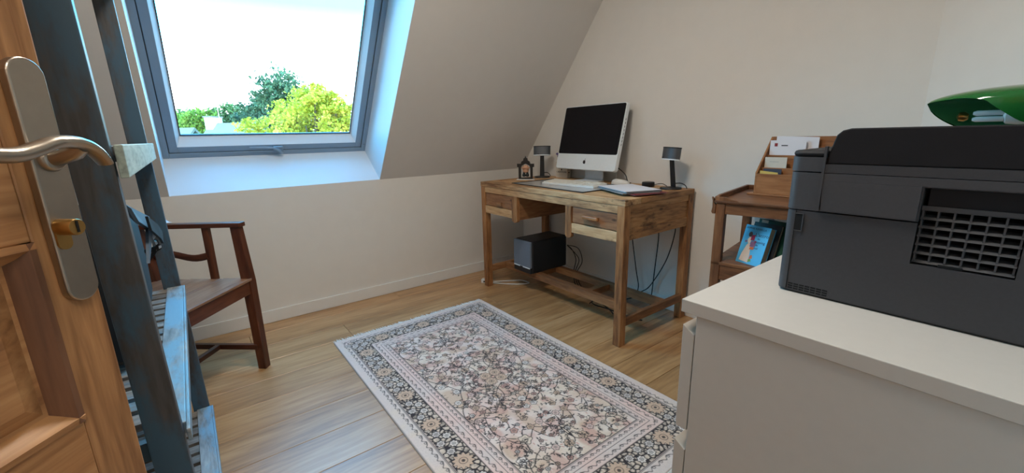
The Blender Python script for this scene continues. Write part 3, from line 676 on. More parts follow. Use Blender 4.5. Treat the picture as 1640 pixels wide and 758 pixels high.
# top boards
yb = [DYF, -.50, -.37, -.235, -.125, DYB]
for i in range(5): WB().box(DX0+(.07 if i else 0), DX1-(.07 if i else 0), yb[i]+.0005, yb[i+1]-.0005, DZ-.030, DZ).build('top_board', 'desk', desk, bevel=.0025)
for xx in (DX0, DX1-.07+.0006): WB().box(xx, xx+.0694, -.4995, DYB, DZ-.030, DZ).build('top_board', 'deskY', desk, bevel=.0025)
FA, FB = DX0+lg+.002, DX1-lg-.002
WB().box(FA, FB, DYF+.004, DYF+.026, .690, DZ-.031).build('front_rail', 'desk', desk, bevel=.0015)
P1, P2 = (.657, .712), (1.141, 1.186)
for (a, b), zb in ((P1, .524), (P2, .512)):
    c = (a+b)/2; r = (b-a)/2
    poly = [(a, .690), (a, zb+r*.7)] + [(c-r*math.cos(R(t)), zb+r*.7-r*.7*math.sin(R(t))) for t in range(15, 180, 15)] + [(b, zb+r*.7), (b, .690)]
    WB().prism(poly, DYF+.001, DYF+.024, 'Y').build('divider', 'deskZ', desk, bevel=.0015)
WB().box(FA, P1[0], DYF+.004, DYF+.024, .548, .600).build('drawer_rail', 'desk', desk, bevel=.0015)
WB().box(P2[1], FB, DYF+.004, DYF+.024, .546, .598).build('drawer_rail', 'desk', desk, bevel=.0015)
for (a, b) in ((FA+.002, P1[0]-.002), (P2[1]+.002, FB-.002)):
    d = WB().box(a, b, DYF+.009, -.15, .603, .687).build('drawer', 'drawer', desk, bevel=.002)
    c = (a+b)/2
    if a < 1:
        WB().tube([(c+.035, DYF+.010, .632), (c+.035, DYF-.010, .632)], .006, 10).build('knob_stem', 'darkmetal', d)
        WB().box(c+.012, c+.062, DYF-.018, DYF-.006, .624, .641).build('handle', 'drawer', d, bevel=.004)
    else:
        WB().box(c-.058, c+.048, DYF-.022, DYF-.004, .638, .656).build('handle', 'rackwood', d, bevel=.005)
        for q in (-.04, .03): WB().box(c+q-.006, c+q+.006, DYF-.008, DYF+.01, .641, .653).build('handle_post', 'drawer', d)
# drawer boxes' inner walls
WB().box(P1[0]+.006, P1[1]-.006, DYF+.024, DYB-.02, .54, .690).build('drawer_housing', 'railY', desk)
WB().box(P2[0]+.006, P2[1]-.006, DYF+.024, DYB-.02, .54, .690).build('drawer_housing', 'railY', desk)
for xs_ in (DX0+.006, DX1-.030):
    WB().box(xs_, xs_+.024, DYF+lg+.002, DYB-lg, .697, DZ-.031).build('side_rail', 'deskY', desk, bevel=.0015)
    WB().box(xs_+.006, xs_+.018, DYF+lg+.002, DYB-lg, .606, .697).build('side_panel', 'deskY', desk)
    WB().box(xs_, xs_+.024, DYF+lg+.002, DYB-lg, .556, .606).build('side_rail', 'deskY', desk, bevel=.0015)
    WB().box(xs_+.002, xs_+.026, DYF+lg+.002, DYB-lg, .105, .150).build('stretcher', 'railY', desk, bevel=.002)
WB().box(FA, FB, DYB-.03, DYB-.01, .556, DZ-.031).build('back_panel', 'desk', desk)
for y0_, y1_ in ((-.450, -.405), (-.240, -.200)): WB().box(DX0+.03, DX1-.03, y0_, y1_, .105, .148).build('foot_rail', 'rail', desk, bevel=.002)
WB().box(1.11, 1.15, -.405, -.240, .105, .146).build('cross_piece', 'railY', desk, bevel=.002)
WB().box(.62, .66, -.405, -.240, .105, .146).build('cross_piece', 'railY', desk, bevel=.002)
# ------------------------------------------------------------------ all-in-one computer
IW, IH, TILT, IYW = .53, .42, R(13.4), R(-1.5)
ic = thing('computer', (.843, -.110, DZ), 'silver all-in-one computer with black screen on the desk', 'computer', IYW)
Zx = Vector((1, 0, 0)); Zu = Vector((0, math.sin(TILT), math.cos(TILT))); Zn = Vector((0, -math.cos(TILT), math.sin(TILT)))
IO = Vector((0, -.062, .079))
MI = basis(Zx, Zu, Zn, IO)          # local: x right, y up the face, z out of the screen
def irr(w, h, r, k=5, y0=0): return [(a, b+y0) for a, b in rrect(0, h/2, w, h, r, k)]
MB().prism(irr(IW, IH, .016), -.030, 0, 'Z', MI).build('housing', 'alu', ic, bevel=.003, segs=2)
bk = MB(); ring_ = irr(IW-.006, IH-.006, .016, 5, .003); rin = irr(IW*.62, IH*.6, .05, 5, .09)
nb_ = len(ring_); bk._add([MI @ Vector((a, b, -.029)) for a, b in ring_]+[MI @ Vector((a, b, -.062)) for a, b in rin], [tuple(range(nb_, 2*nb_))]+[(i, (i+1) % nb_, nb_+(i+1) % nb_, nb_+i) for i in range(nb_)])
bk.build('back_shell', 'black', ic, smooth=True)
scr = [(a, b) for a, b in irr(IW-.010, IH-.107, .010, 4, .102)]
MB().prism(scr, -.001, .0012, 'Z', MI).build('bezel', 'screen', ic)
MB().box(-IW/2+.027, IW/2-.027, .123, IH-.030, .0012, .0018, MI).build('screen', 'screen', ic)
# fruit emblem with a bite and a leaf
ap = []
for t in range(0, 360, 10):
    a = R(t); r = 1+.10*math.sin(2*a-.0)*0 - .16*math.exp(-((t-90)/22)**2) - .10*math.exp(-((t-270)/20)**2)
    x_, y_ = .0122*r*math.cos(a), .0132*r*math.sin(a)
    if math.hypot(x_-.0155, y_-.002) < .0072:
        d_ = Vector((x_-.0155, y_-.002)).normalized()*.0072; x_, y_ = .0155+d_.x, .002+d_.y
    ap.append((x_, y_+.050))
em = MB().prism(ap, 0, .0006, 'Z', MI); em.prism([(.001, .064), (.002, .0685), (.0065, .0725), (.0062, .0675)], 0, .0006, 'Z', MI)
em.build('emblem', 'ink', ic)
# stand: leg bending into the foot
m = MB(); pts = [(q.x, q.y) for q in smoothpath([(.040, .20, 0), (.036, .11, 0), (.042, .05, 0), (.040, .018, 0), (.022, .006, 0), (-.06, .004, 0)], 5)]
for i in range(len(pts)-1):
    (a0, b0), (a1, b1) = pts[i], pts[i+1]; m._add([(-.08, a0, b0), (.08, a0, b0), (.08, a1, b1), (-.08, a1, b1), (-.08, a0+.006, b0+.002), (.08, a0+.006, b0+.002), (.08, a1+.002, b1-.004), (-.08, a1+.002, b1-.004)],
        [(0, 1, 2, 3), (7, 6, 5, 4), (0, 3, 7, 4), (1, 5, 6, 2)])
m.build('stand', 'alu', ic, smooth=True)
MB().box(-.09, .09, -.065, .045, 0, .005).build('foot', 'alu', ic, bevel=.002)
for i in range(8): MB().box(IW/2-.001, IW/2+.0006, .16+i*.022, .172+i*.022, -.017, -.014, MI).build('port', 'hole', ic)
# ------------------------------------------------------------------ desk mat, keyboard, mouse, papers
dm = thing('desk_mat', (.91, -.335, DZ), 'clear grey plastic desk mat under the keyboard', 'desk mat')
WB().prism([(.575, -.555), (1.222, -.575), (1.228, -.20), (.59, -.185)], DZ, DZ+.0025, 'Z').build('sheet', 'mat', dm)
m = WB()
for a, b in (((.575, -.555), (1.222, -.575)), ((1.222, -.575), (1.228, -.20)), ((1.228, -.20), (.59, -.185)), ((.59, -.185), (.575, -.555))): m.tube([(*a, DZ+.003), (*b, DZ+.003)], .003, 6)
m.build('edge_strip', 'black', dm)
MZ = DZ+.0026
kb = thing('keyboard', (.950, -.372, MZ), 'white full-size computer keyboard lying on the desk mat', 'keyboard', R(4))
KW, KD = .41, .125
MB().prism([(-KD/2, 0), (KD/2, 0), (KD/2, .021), (-KD/2, .011)], -KW/2, KW/2, 'X').build('base', 'white', kb, bevel=.002)
keym = None
for r_ in range(6):
    x_ = -KW/2+.008
    blocks = [(0, 15), (15.6, 18.6), (19.2, 23.2)]
    unit = (KW-.016)/23.2; dy_ = (KD-.014)/6
    for bi, (b0, b1) in enumerate(blocks):
        k = b0
        while k < b1-.01:
            w_ = 1.0
            if r_ == 0 and bi == 0 and 3.9 < k < 4.1: w_ = 6.0
            if r_ in (3,) and bi == 1: k += 1; continue
            if r_ == 0 and bi == 2 and k < b0+.1: w_ = 2.0
            xx0 = -KW/2+.008+k*unit; yy0 = -KD/2+.007+r_*dy_; zz = .0115+.010*((yy0+KD/2)/KD)
            MB().cbox(xx0+.0008, xx0+w_*unit-.0008, yy0+.001, yy0+dy_-.001, zz-.001, zz+.0052, .0015).build('key', 'key', kb)
            k += w_
mo = thing('mouse', (1.122, -.138, DZ), 'white computer mouse to the right of the keyboard', 'mouse', R(-62))
m = MB(); ni, nj = 14, 24; vs = []
for i in range(ni+1):
    t = i/ni
    for j in range(nj):
        a = 2*math.pi*j/nj; rr_ = math.cos(t*math.pi/2)**.6
        vs.append((.031*rr_*math.cos(a), .056*rr_*math.sin(a), .004+.028*math.sin(t*math.pi/2)*(1-.25*rr_*math.sin(a))))
fs = [(i*nj+j, i*nj+(j+1) % nj, (i+1)*nj+(j+1) % nj, (i+1)*nj+j) for i in range(ni) for j in range(nj)]
m._add(vs, fs); m.build('shell', 'white', mo, smooth=True)
MB().lathe([(.0305, 0), (.031, .0045)], (0, 0, 0), 24, sy=1.8).build('base', 'foldergy', mo)
# stack of folders and papers
pa = math.atan2(-.104, .26); pc = Vector((1.372, -.388, 0)); zz = DZ+.0065
for nm, mm_, wx, wy, h, da, ox, oy, lab, cat in (
    ('folder', 'red', .285, .205, .005, .10, .028, .010, 'red cardboard folder at the bottom of the paper stack', 'folder'),
    ('folder', 'foldergy', .295, .208, .004, -.03, -.004, -.006, 'grey folder lying on the red folder', 'folder'),
    ('folder', 'folderdk', .290, .206, .005, .03, .0, .004, 'dark slate folder in the middle of the paper stack', 'folder'),
    ('paper_sheets', 'paper', .285, .204, .003, .0, -.004, .006, 'white sheets of paper on top of the folders', 'paper')):
    t_ = thing(nm, (pc.x+ox, pc.y+oy, zz), lab, cat, pa+da, 'folders and papers on the desk')
    MB().box(-wx/2, wx/2, -wy/2, wy/2, 0, .0009).build('lower_cover', mm_, t_)
    MB().box(-wx/2+.004, wx/2-.004, -wy/2+.003, wy/2-.003, .0009, h-.0012).build('pages', 'paper', t_)
    MB().box(-wx/2, wx/2, -wy/2, wy/2, h-.0012, h).build('upper_cover', mm_, t_); zz += h+.0003
# ------------------------------------------------------------------ desktop speakers, volume pod
def speaker(loc, rz, label, lean):
    sp = thing('desk_speaker', loc, label, 'speaker', rz, 'pair of desktop speakers')
    MB().lathe([(.056, 0), (.058, .003), (.056, .008), (.03, .010)], (0, 0, 0), 32, sx=1.0, sy=1.0).build('base', 'black', sp, smooth=True)
    m = MB(); m.prism([(-.017, 0), (.017, 0), (.014, 1), (-.014, 1)], -.006, .006, 'Y')
    for i, p in enumerate(m.v): t = p.z; m.v[i] = Vector((p.x, p.y+.016+lean*t, .006+t*.156))
    m.build('stem', 'black', sp, bevel=.002)
    c = Vector((0, lean*.6, .160)); 
    # half-drum head: curved grille in front, flat back
    poly = [(.061*math.cos(R(t)), -.026*math.sin(R(t))-.008) for t in range(0, 181, 10)] + [(-.061, .012), (-.052, .022), (.052, .022), (.061, .012)]
    mt_ = Matrix.Translation(c) @ Matrix.Rotation(R(-6), 4, 'X')
    MB().prism(poly, .004, .060, 'Z', mt_).build('grille', 'grille', sp, smooth=True)
    MB().prism([(a*1.02, b*1.02) for a, b in poly], .060, .066, 'Z', mt_).build('top_cap', 'black', sp)
    MB().prism([(a*1.02, b*1.02) for a, b in poly], -.002, .004, 'Z', mt_).build('bottom_cap', 'alu', sp)
    MB().box(-.034, -.018, -.034, -.028, .008, .011, mt_).build('badge', 'black', sp)
    MB().tube(smoothpath([(.01, .02, .03), (.03, .04, .032), (.05, .055, .022), (.06, .06, .004)], 4), .0028, 6).build('cord', 'cable', sp, smooth=True)
    return sp
speaker((1.452, -.118, DZ), R(-24), 'grey and black desktop speaker on the right side of the desk', -.020)
speaker((.415, -.150, DZ), R(46), 'grey and black desktop speaker left of the computer', .004)
pod = thing('volume_pod', (1.302, -.112, DZ), 'round black volume control pod beside the right speaker', 'control')
MB().lathe([(.034, 0), (.036, .004), (.036, .018), (.034, .0185)], n=36).build('base', 'black', pod, smooth=True)
MB().lathe([(.0355, .0187), (.0355, .024), (.032, .0275), (.001, .0275)], n=36).build('dial', 'black', pod, smooth=True)
MB().tube(smoothpath([(.03, .012, .012), (.055, .03, .018), (.07, .045, .016), (.085, .06, .003)], 5), .002, 6).build('cord', 'cable', pod, smooth=True)
# ------------------------------------------------------------------ small gothic ornament, card box, flower
orn = thing('ornament', (.462, -.345, DZ), 'small dark pointed frame holding a pinkish figurine on a white base', 'ornament', R(38))
MB().box(-.062, .062, -.020, .020, 0, .006).build('base', 'white', orn, bevel=.001)
out_ = [(-.050, .006), (-.050, .088), (-.060, .090), (-.060, .112), (-.052, .112), (-.034, .112), (-.028, .128), (-.016, .134), (-.012, .150), (-.005, .152), (0, .166), (.005, .152), (.012, .150), (.016, .134), (.028, .128), (.034, .112), (.052, .112), (.060, .112), (.060, .090), (.050, .088), (.050, .006)]
inn = [(-.034, .016), (-.034, .085), (-.028, .098), (-.012, .108), (0, .112), (.012, .108), (.028, .098), (.034, .085), (.034, .016)]
m = MB(); m.box(-.05, .05, -.006, .006, .006, .016); m.prism([(-.05, .016), (-.034, .016), (-.034, .085), (-.05, .088)], -.006, .006, 'Y'); m.prism([(.034, .016), (.05, .016), (.05, .088), (.034, .085)], -.006, .006, 'Y')
m.prism(inn[1:8][::-1] and [(-.06, .112), (-.06, .09), (-.05, .088), (-.034, .085), (-.028, .098), (-.012, .108), (0, .112), (0, .166), (-.005, .152), (-.012, .150), (-.016, .134), (-.028, .128), (-.034, .112)], -.006, .006, 'Y')
m.prism([(.06, .112), (.034, .112), (.028, .128), (.016, .134), (.012, .150), (.005, .152), (0, .166), (0, .112), (.012, .108), (.028, .098), (.034, .085), (.05, .088), (.06, .09)], -.006, .006, 'Y')
m.build('frame', 'darkmetal', orn)
MB().lathe([(.006, .050), (.018, .055), (.022, .066), (.022, .078), (.030, .081), (.030, .087), (.020, .090), (.016, .100), (.004, .104)], n=20).build('figure', 'pink', orn, smooth=True)
for q in (-.012, .012): MB().lathe([(.004, .022), (.012, .026), (.012, .036), (.007, .048), (.006, .056)], (q, 0, 0), 12).build('foot', 'black', orn, smooth=True)
bx = thing('card_box', (.545, -.062, DZ), 'small cream box with black lettering behind the computer', 'box', R(8))
b_ = MB().box(-.052, .052, -.018, .018, 0, .115).build('carton', 'cream', bx, bevel=.001)
tm = basis((1, 0, 0), (0, 0, 1), (0, -1, 0), (0, -.0185, .036))
text('lettering', 'CREATIONS', .017, tm, 'ink', b_, align='CENTER')
m = MB(); m.prism([(-.006, .054), (.006, .054), (.002, .064), (.0015, .068), (-.0015, .068), (-.002, .064)], -.0186, -.018, 'Y'); m.prism([(-.022, .076), (.022, .076), (.002, .072), (0, .068), (-.002, .072)], -.0186, -.018, 'Y'); m.build('logo', 'ink', b_)
MB().box(.052, .053, -.006, .006, .035, .042).build('side_mark', 'ink', b_)
fl2 = thing('flower', (.478, -.045, DZ), 'purple flower on a thin stem peeking out left of the computer', 'flower')
MB().tube([(0, 0, 0), (.004, 0, .08), (.012, 0, .15)], .0022, 6).build('stem', 'bookgreen', fl2)
m = MB(); random.seed(2)
for i in range(14):
    a = i*2.4; rr_ = .006+.001*i; m.lathe([(.001, -.010), (.009, -.003), (.010, .003), (.002, .008)], (.012+rr_*math.cos(a), rr_*math.sin(a), .158+.012*math.cos(i)), 8)
m.build('petals', 'purple', fl2, smooth=True)
cb = WB().tube(smoothpath([(.995, -.075, .865), (1.04, -.06, .85), (1.09, -.05, .81), (1.115, -.055, DZ+.003), (1.13, -.045, DZ+.003)], 6), .0035, 8).build('power_cable', 'cable', smooth=True); tag(cb, 'black power cable arching down behind the computer onto the desk', 'cable')
cb = WB().tube(smoothpath([(1.0, -.06, .845), (1.025, -.06, .82), (1.03, -.07, .78), (1.04, -.085, DZ+.003), (1.062, -.098, DZ+.003), (1.072, -.108, DZ+.008)], 6), .0022, 8).build('mouse_cable', 'wcable', smooth=True); tag(cb, 'thin white mouse cable beside the black power cable', 'cable')
# ------------------------------------------------------------------ subwoofer and cables under the desk
sw = thing('subwoofer', (.60, -.335, .1485), 'black subwoofer with slate front resting on the desk foot rails', 'subwoofer', R(0))
MB().box(-.092, .092, -.150, .170, .0, .225).build('cabinet', 'subbk', sw, bevel=.010, segs=3)
MB().box(-.090, .090, -.168, -.149, .040, .224).build('front_grille', 'subfr', sw, bevel=.006)
MB().box(-.090, .090, -.166, -.149, .002, .038).build('front_foot', 'subbk', sw, bevel=.004)
MB().box(-.085, .085, -.1695, -.166, .038, .045).build('trim_strip', 'alu', sw)
MB().box(-.018, .012, -.1700, -.169, .0385, .0445).build('badge', 'black', sw)
cab = [([(1.15, -.065, .553), (1.15, -.030, .40), (1.19, -.03, .20), (1.212, -.03, .09), (1.19, -.06, .02), (1.10, -.12, .008)], 'black cable hanging under the desk, leftmost of the three'),
       ([(1.34, -.065, .553), (1.338, -.030, .46), (1.325, -.03, .25), (1.315, -.035, .06), (1.34, -.08, .008)], 'black cable hanging nearly straight under the desk, middle of the three'),
       ([(1.455, -.065, .553), (1.45, -.040, .50), (1.40, -.03, .32), (1.30, -.03, .13), (1.235, -.03, .068), (1.20, -.05, .03), (1.16, -.1, .008)], 'black cable sweeping diagonally under the desk, rightmost of the three')]
for p_, l_ in cab: tag(WB().tube(smoothpath(p_, 8), .0032, 7).build('cable', 'cable', smooth=True), l_, 'cable', 'cables hanging under the desk')
tg = WB()
for i, (dx_, dz_) in enumerate(((0, 0), (.03, -.02), (.06, .02))): tg.tube(smoothpath([(.70, -.17, .30), (.73+dx_, -.15, .27+dz_), (.76+dx_, -.14, .20), (.75+dx_*.5, -.15, .10), (.80+dx_, -.16, .01), (1.0+dx_, -.14-.01*i, .008)], 6), .003, 6)
tag(tg.build('cable_bundle', 'cable', smooth=True), 'tangle of black cables behind the subwoofer', 'cable')
tg = WB()
for i, a in enumerate((0, 1.3)): tg.tube(smoothpath([(1.05, -.31+.02*i, .006), (1.12, -.33, .05-.03*i), (1.2, -.30, .012), (1.3, -.34+.05*i, .006), (1.42, -.27, .006)], 6), .004, 6)
tag(tg.build('floor_cable', 'cable', smooth=True), 'black cable lying on the floor between the foot rails', 'cable')
tag(WB().tube(smoothpath([(.24, -.60, .006), (.30, -.57, .006), (.40, -.50, .006), (.47, -.43, .006), (.50, -.36, .006), (.42, -.36, .006), (.38, -.42, .006), (.30, -.54, .006)], 8), .005, 8).build('white_cable', 'wcable', smooth=True), 'white cable looped on the floor behind the left desk leg', 'cable')
ps = thing('power_strip', (.265, -.585, 0), 'small white power socket on the floor by the left desk leg', 'socket', R(40))
MB().box(-.03, .03, -.02, .02, 0, .028).build('body', 'white', ps, bevel=.004); MB().box(-.012, .012, -.0206, -.019, .008, .018).build('switch', 'hole', ps)
# ------------------------------------------------------------------ armchair by the knee wall
ch = thing('armchair', (.631, -2.414, 0), 'dark wooden armchair with flat seat standing by the knee wall', 'armchair', R(-40.6))
hw, hd = .265, .21
for sx_ in (-1, 1):
    # front leg runs up to the arm, slightly raked
    m = MB(); m._add([(sx_*hw-.019, hd-.019, 0), (sx_*hw+.019, hd-.019, 0), (sx_*hw+.019, hd+.019, 0), (sx_*hw-.019, hd+.019, 0),
                      (sx_*(hw+.005)-.021, hd-.03, .44), (sx_*(hw+.005)+.021, hd-.03, .44), (sx_*(hw+.005)+.021, hd+.014, .44), (sx_*(hw+.005)-.021, hd+.014, .44),
                      (sx_*(hw+.008)-.017, hd-.045, .695), (sx_*(hw+.008)+.017, hd-.045, .695), (sx_*(hw+.008)+.017, hd-.005, .695), (sx_*(hw+.008)-.017, hd-.005, .695)],
                     [(3, 2, 1, 0), (8, 9, 10, 11)]+[(i, (i+1) % 4, 4+(i+1) % 4, 4+i) for i in range(4)]+[(4+i, 4+(i+1) % 4, 8+(i+1) % 4, 8+i) for i in range(4)])
    m.build('front_leg', 'maho', ch, bevel=.003)
    m = MB(); m._add([(sx_*.235-.018, -hd-.03, 0), (sx_*.235+.018, -hd-.03, 0), (sx_*.235+.018, -hd+.008, 0), (sx_*.235-.018, -hd+.008, 0),
                      (sx_*.235-.018, -hd-.018, .44), (sx_*.235+.018, -hd-.018, .44), (sx_*.235+.018, -hd+.02, .44), (sx_*.235-.018, -hd+.02, .44),
                      (sx_*.235-.016, -hd-.05, .70), (sx_*.235+.016, -hd-.05, .70), (sx_*.235+.016, -hd-.02, .70), (sx_*.235-.016, -hd-.02, .70)],
                     [(3, 2, 1, 0), (8, 9, 10, 11)]+[(i, (i+1) % 4, 4+(i+1) % 4, 4+i) for i in range(4)]+[(4+i, 4+(i+1) % 4, 8+(i+1) % 4, 8+i) for i in range(4)])
    m.build('rear_leg', 'maho', ch, bevel=.003)
    MB().prism([(sx_*hw-.014 if sx_ > 0 else sx_*hw-.028, hd+.006), (sx_*hw+.028 if sx_ > 0 else sx_*hw+.014, hd+.006), (sx_*.235+.02, -hd-.055), (sx_*.235-.02, -hd-.055)], .695, .716, 'Z').build('arm', 'mahoY', ch, bevel=.004)
    MB().box(sx_*(hw-.006)-.012, sx_*(hw-.006)+.012, .038, .066, .45, .697).build('arm_post', 'maho', ch, bevel=.003)
    # wavy side rail
    pts = [(sx_*.249, y_, .565+.010*math.sin((y_+.2)*26)) for y_ in np.linspace(-hd, .045, 14)]
    MB().tube(pts, .016, 8, True, [(1, .5)]*14).build('arm_rail', 'mahoY', ch, smooth=True)
    MB().box(sx_*.248-.012, sx_*.248+.012, -hd, hd, .385, .444).build('seat_rail', 'mahoY', ch, bevel=.002)
    MB().box(sx_*.248-.010, sx_*.248+.010, -hd+.0, hd, .105, .130).build('stretcher', 'mahoY', ch, bevel=.002)
MB().box(-hw+.02, hw-.02, hd-.016, hd+.010, .385, .444).build('seat_rail', 'mahoX', ch, bevel=.002)
MB().box(-.235, .235, -hd-.01, -hd+.014, .385, .444).build('seat_rail', 'mahoX', ch, bevel=.002)
MB().box(-.245, .245, .005, .027, .106, .129).build('cross_stretcher', 'mahoX', ch, bevel=.002)
# seat boards
for i in range(3):
    y0_ = -hd+.0+i*.15; MB().box(-.262+.008*(2-i), .262-.008*(2-i), y0_+.0008, min(y0_+.15, hd+.016)-.0008, .444, .456).build('seat_board', 'seat', ch, bevel=.003)
m = MB()
for x0_ in (-.235,):
    m.box(-.222, .222, -hd-.045, -hd-.022, .645, .70)
m.build('back_rail', 'mahoX', ch, bevel=.004)
pts = [(x_, -hd-.022, .565+.012*math.cos(x_*16)) for x_ in np.linspace(-.22, .22, 16)]
MB().tube(pts, .02, 8, True, [(1, .45)]*16).build('back_rail', 'mahoX', ch, smooth=True)
pp = WB(); 
vs = []; 
for i in range(7):
    for j in range(4): vs.append(Vector((.322+.009*i-.009*j, -2.412+.010*i+.010*j, .7165+.012*abs(math.sin(i*.8+j*.6))*(1 if i < 5 else .4))))
pp._add(vs, [(i*4+j, i*4+j+1, i*4+j+5, i*4+j+4) for i in range(6) for j in range(3)])
o = pp.build('napkin', 'paper', smooth=True); tag(o, 'crumpled white paper lying on the chair arm', 'paper')
so = o.modifiers.new('thick', 'SOLIDIFY'); so.thickness = .0012
# ------------------------------------------------------------------ slatted shelf rack
XA, XB = 1.98, 1.08; YA = -2.306; DEP = .30; PT = .026; PWI = .045
rk = thing('shelf_rack', ((XA+XB)/2, YA-DEP/2, 0), 'weathered dark wooden rack with blue paint traces and slatted shelves', 'shelf')
def lean(z): return (.45-z)*.016
for xx in (XA, XB-PT):
    m = WB(); m.v = []; z0_, z1_ = 0, 1.75
    x0_, x1_ = (xx-PT, xx) if xx == XA else (xx, xx+PT)
    m._add([(x0_, YA-PWI+lean(z0_), z0_), (x1_, YA-PWI+lean(z0_), z0_), (x1_, YA+lean(z0_), z0_), (x0_, YA+lean(z0_), z0_), (x0_, YA-PWI+lean(z1_), z1_), (x1_, YA-PWI+lean(z1_), z1_), (x1_, YA+lean(z1_), z1_), (x0_, YA+lean(z1_), z1_)],
           [(3, 2, 1, 0), (4, 5, 6, 7)]+[(i, (i+1) % 4, 4+(i+1) % 4, 4+i) for i in range(4)])
    m.build('post', 'rack', rk, bevel=.002)
    WB().box(x0_, x1_, YA-DEP, YA-DEP+PWI, 0, 1.75).build('post', 'rack', rk, bevel=.002)
for zt in (.165, .615, 1.068, 1.53):
    y1_ = YA+lean(zt)+.004; fb = .040
    front = WB().box(XB-.0, XA-PT-.001, y1_-fb, y1_, zt-.022, zt) if zt < 1 else WB().box(XB-.002, XA-PT-.001, y1_-.020, y1_, zt-.046, zt)
    # front board notched between the posts
    front = WB(); tt = .022 if zt < 1 else .046
    if zt < 1:
        front.box(XB+PT*0+.001, XA-.001, y1_+.0005, y1_+.006, zt-tt, zt); front.box(XB+.001, XA-PT-.001, y1_-fb, y1_+.0005, zt-tt, zt)
    else: front.box(XB+.0, XA-.001, y1_, y1_+.010, zt-tt, zt)
    front.build('front_board', 'rackX' if zt < 1 else 'rackrung', rk, bevel=.0015)
    WB().box(XB+.001, XA-PT-.001, YA-DEP+PWI-.036, YA-DEP+PWI, zt-.022, zt).build('rear_board', 'rackX', rk, bevel=.0015)
    x_ = XB+.004
    while x_ < XA-PT-.04:
        if zt < 1 or True:
            WB().box(x_, x_+.036, YA-DEP+PWI+.0005, y1_-fb-.0005 if zt < 1 else y1_-.001, zt-.016, zt-.003).build('slat', 'rackY', rk)
        x_ += .0525
    for xx in (XB+.004, XA-PT-.018): WB().box(xx, xx+.014, YA-DEP+PWI+.001, y1_-fb-.001, zt-.05, zt-.017).build('side_rail', 'rack', rk)
# black bag with buckled straps on the middle shelf
bg_ = thing('bag', (1.36, -2.455, .6125), 'black nylon bag with grey-blue flap and buckled straps on the rack', 'bag')
def softbox(x0, x1, y0, y1, z0, z1, p=4, k=10):
    m = MB(); vs = []; fs = []; n_ = 20
    for i in range(k+1):
        v_ = -math.pi/2+math.pi*i/k
        for j in range(n_):
            h_ = 2*math.pi*j/n_; f_ = lambda c: math.copysign(abs(c)**(2/p), c)
            vs.append(((x0+x1)/2+(x1-x0)/2*f_(math.cos(v_))*f_(math.cos(h_)), (y0+y1)/2+(y1-y0)/2*f_(math.cos(v_))*f_(math.sin(h_)), (z0+z1)/2+(z1-z0)/2*f_(math.sin(v_))))
    for i in range(k):
        for j in range(n_): fs.append((i*n_+j, i*n_+(j+1) % n_, (i+1)*n_+(j+1) % n_, (i+1)*n_+j))
    m._add(vs, fs); return m
softbox(-.20, .34, -.10, .095, .0, .31, 5).build('body', 'bag', bg_, smooth=True)
def wq(m, pts, th):            # ribbon through world points (pairs)
    vs = [Vector(p)-Vector((1.36, -2.455, .6125)) for p in pts]; n_ = len(vs)//2
    m._add(vs, [(2*i, 2*i+1, 2*i+3, 2*i+2) for i in range(n_-1)])
m = MB(); wq(m, [(1.66, -2.360, .972), (1.63, -2.338, .940), (1.55, -2.346, .935), (1.58, -2.335, .905), (1.46, -2.324, .898), (1.52, -2.326, .880), (1.42, -2.322, .872), (1.60, -2.331, .815)], 0)
o = m.build('flap', 'bagflap', bg_); so = o.modifiers.new('thick', 'SOLIDIFY'); so.thickness = .006
m = MB(); wq(m, [(1.56, -2.320, .912), (1.56, -2.318, .880), (1.46, -2.311, .876), (1.46, -2.311, .842), (1.40, -2.309, .850), (1.42, -2.310, .822)], 0)
o = m.build('strap', 'bag', bg_); so = o.modifiers.new('thick', 'SOLIDIFY'); so.thickness = .005
Cb = Vector((1.36, -2.455, .6125))
def at(px, py, x): 
    r_ = fw + R1*((px-820)/FPX) + U1*((379-py)/FPX); t_ = (x-CAMP.x)/r_.x; return CAMP+r_*t_
def pl4(m, quad, x, th=.004):
    q = [at(a, b, x)-Cb for a, b in quad]; q2 = [p+Vector((th, 0, 0)) for p in q]
    m._add(q+q2, [(3, 2, 1, 0), (4, 5, 6, 7)]+[(i, (i+1) % 4, 4+(i+1) % 4, 4+i) for i in range(4)])
m = MB(); pl4(m, [(234, 363), (242, 358), (251, 377), (246, 383)], 1.46, .012); m.build('buckle', 'buckle', bg_, bevel=.001)
m = MB(); pl4(m, [(247, 383), (252, 384), (256, 392), (252, 400)], 1.44, .010); pl4(m, [(250, 393), (258, 391), (259, 398), (252, 402)], 1.43, .010); m.build('buckle', 'bag', bg_, bevel=.001)
m = MB(); pl4(m, [(231, 400), (252, 393), (250, 402), (232, 405)], 1.445, .005); pl4(m, [(246, 400), (252, 402), (242, 417), (236, 416)], 1.445, .005); m.build('strap', 'bag', bg_)
m = MB(); pl4(m, [(247, 385), (251, 386), (253, 390), (250, 392)], 1.452, .006); pl4(m, [(254, 394), (258, 393), (258.5, 396), (255, 398)], 1.45, .006); pl4(m, [(236, 416), (240, 416), (239, 421), (236, 420)], 1.45, .006); m.build('strap_end', 'buckle', bg_)
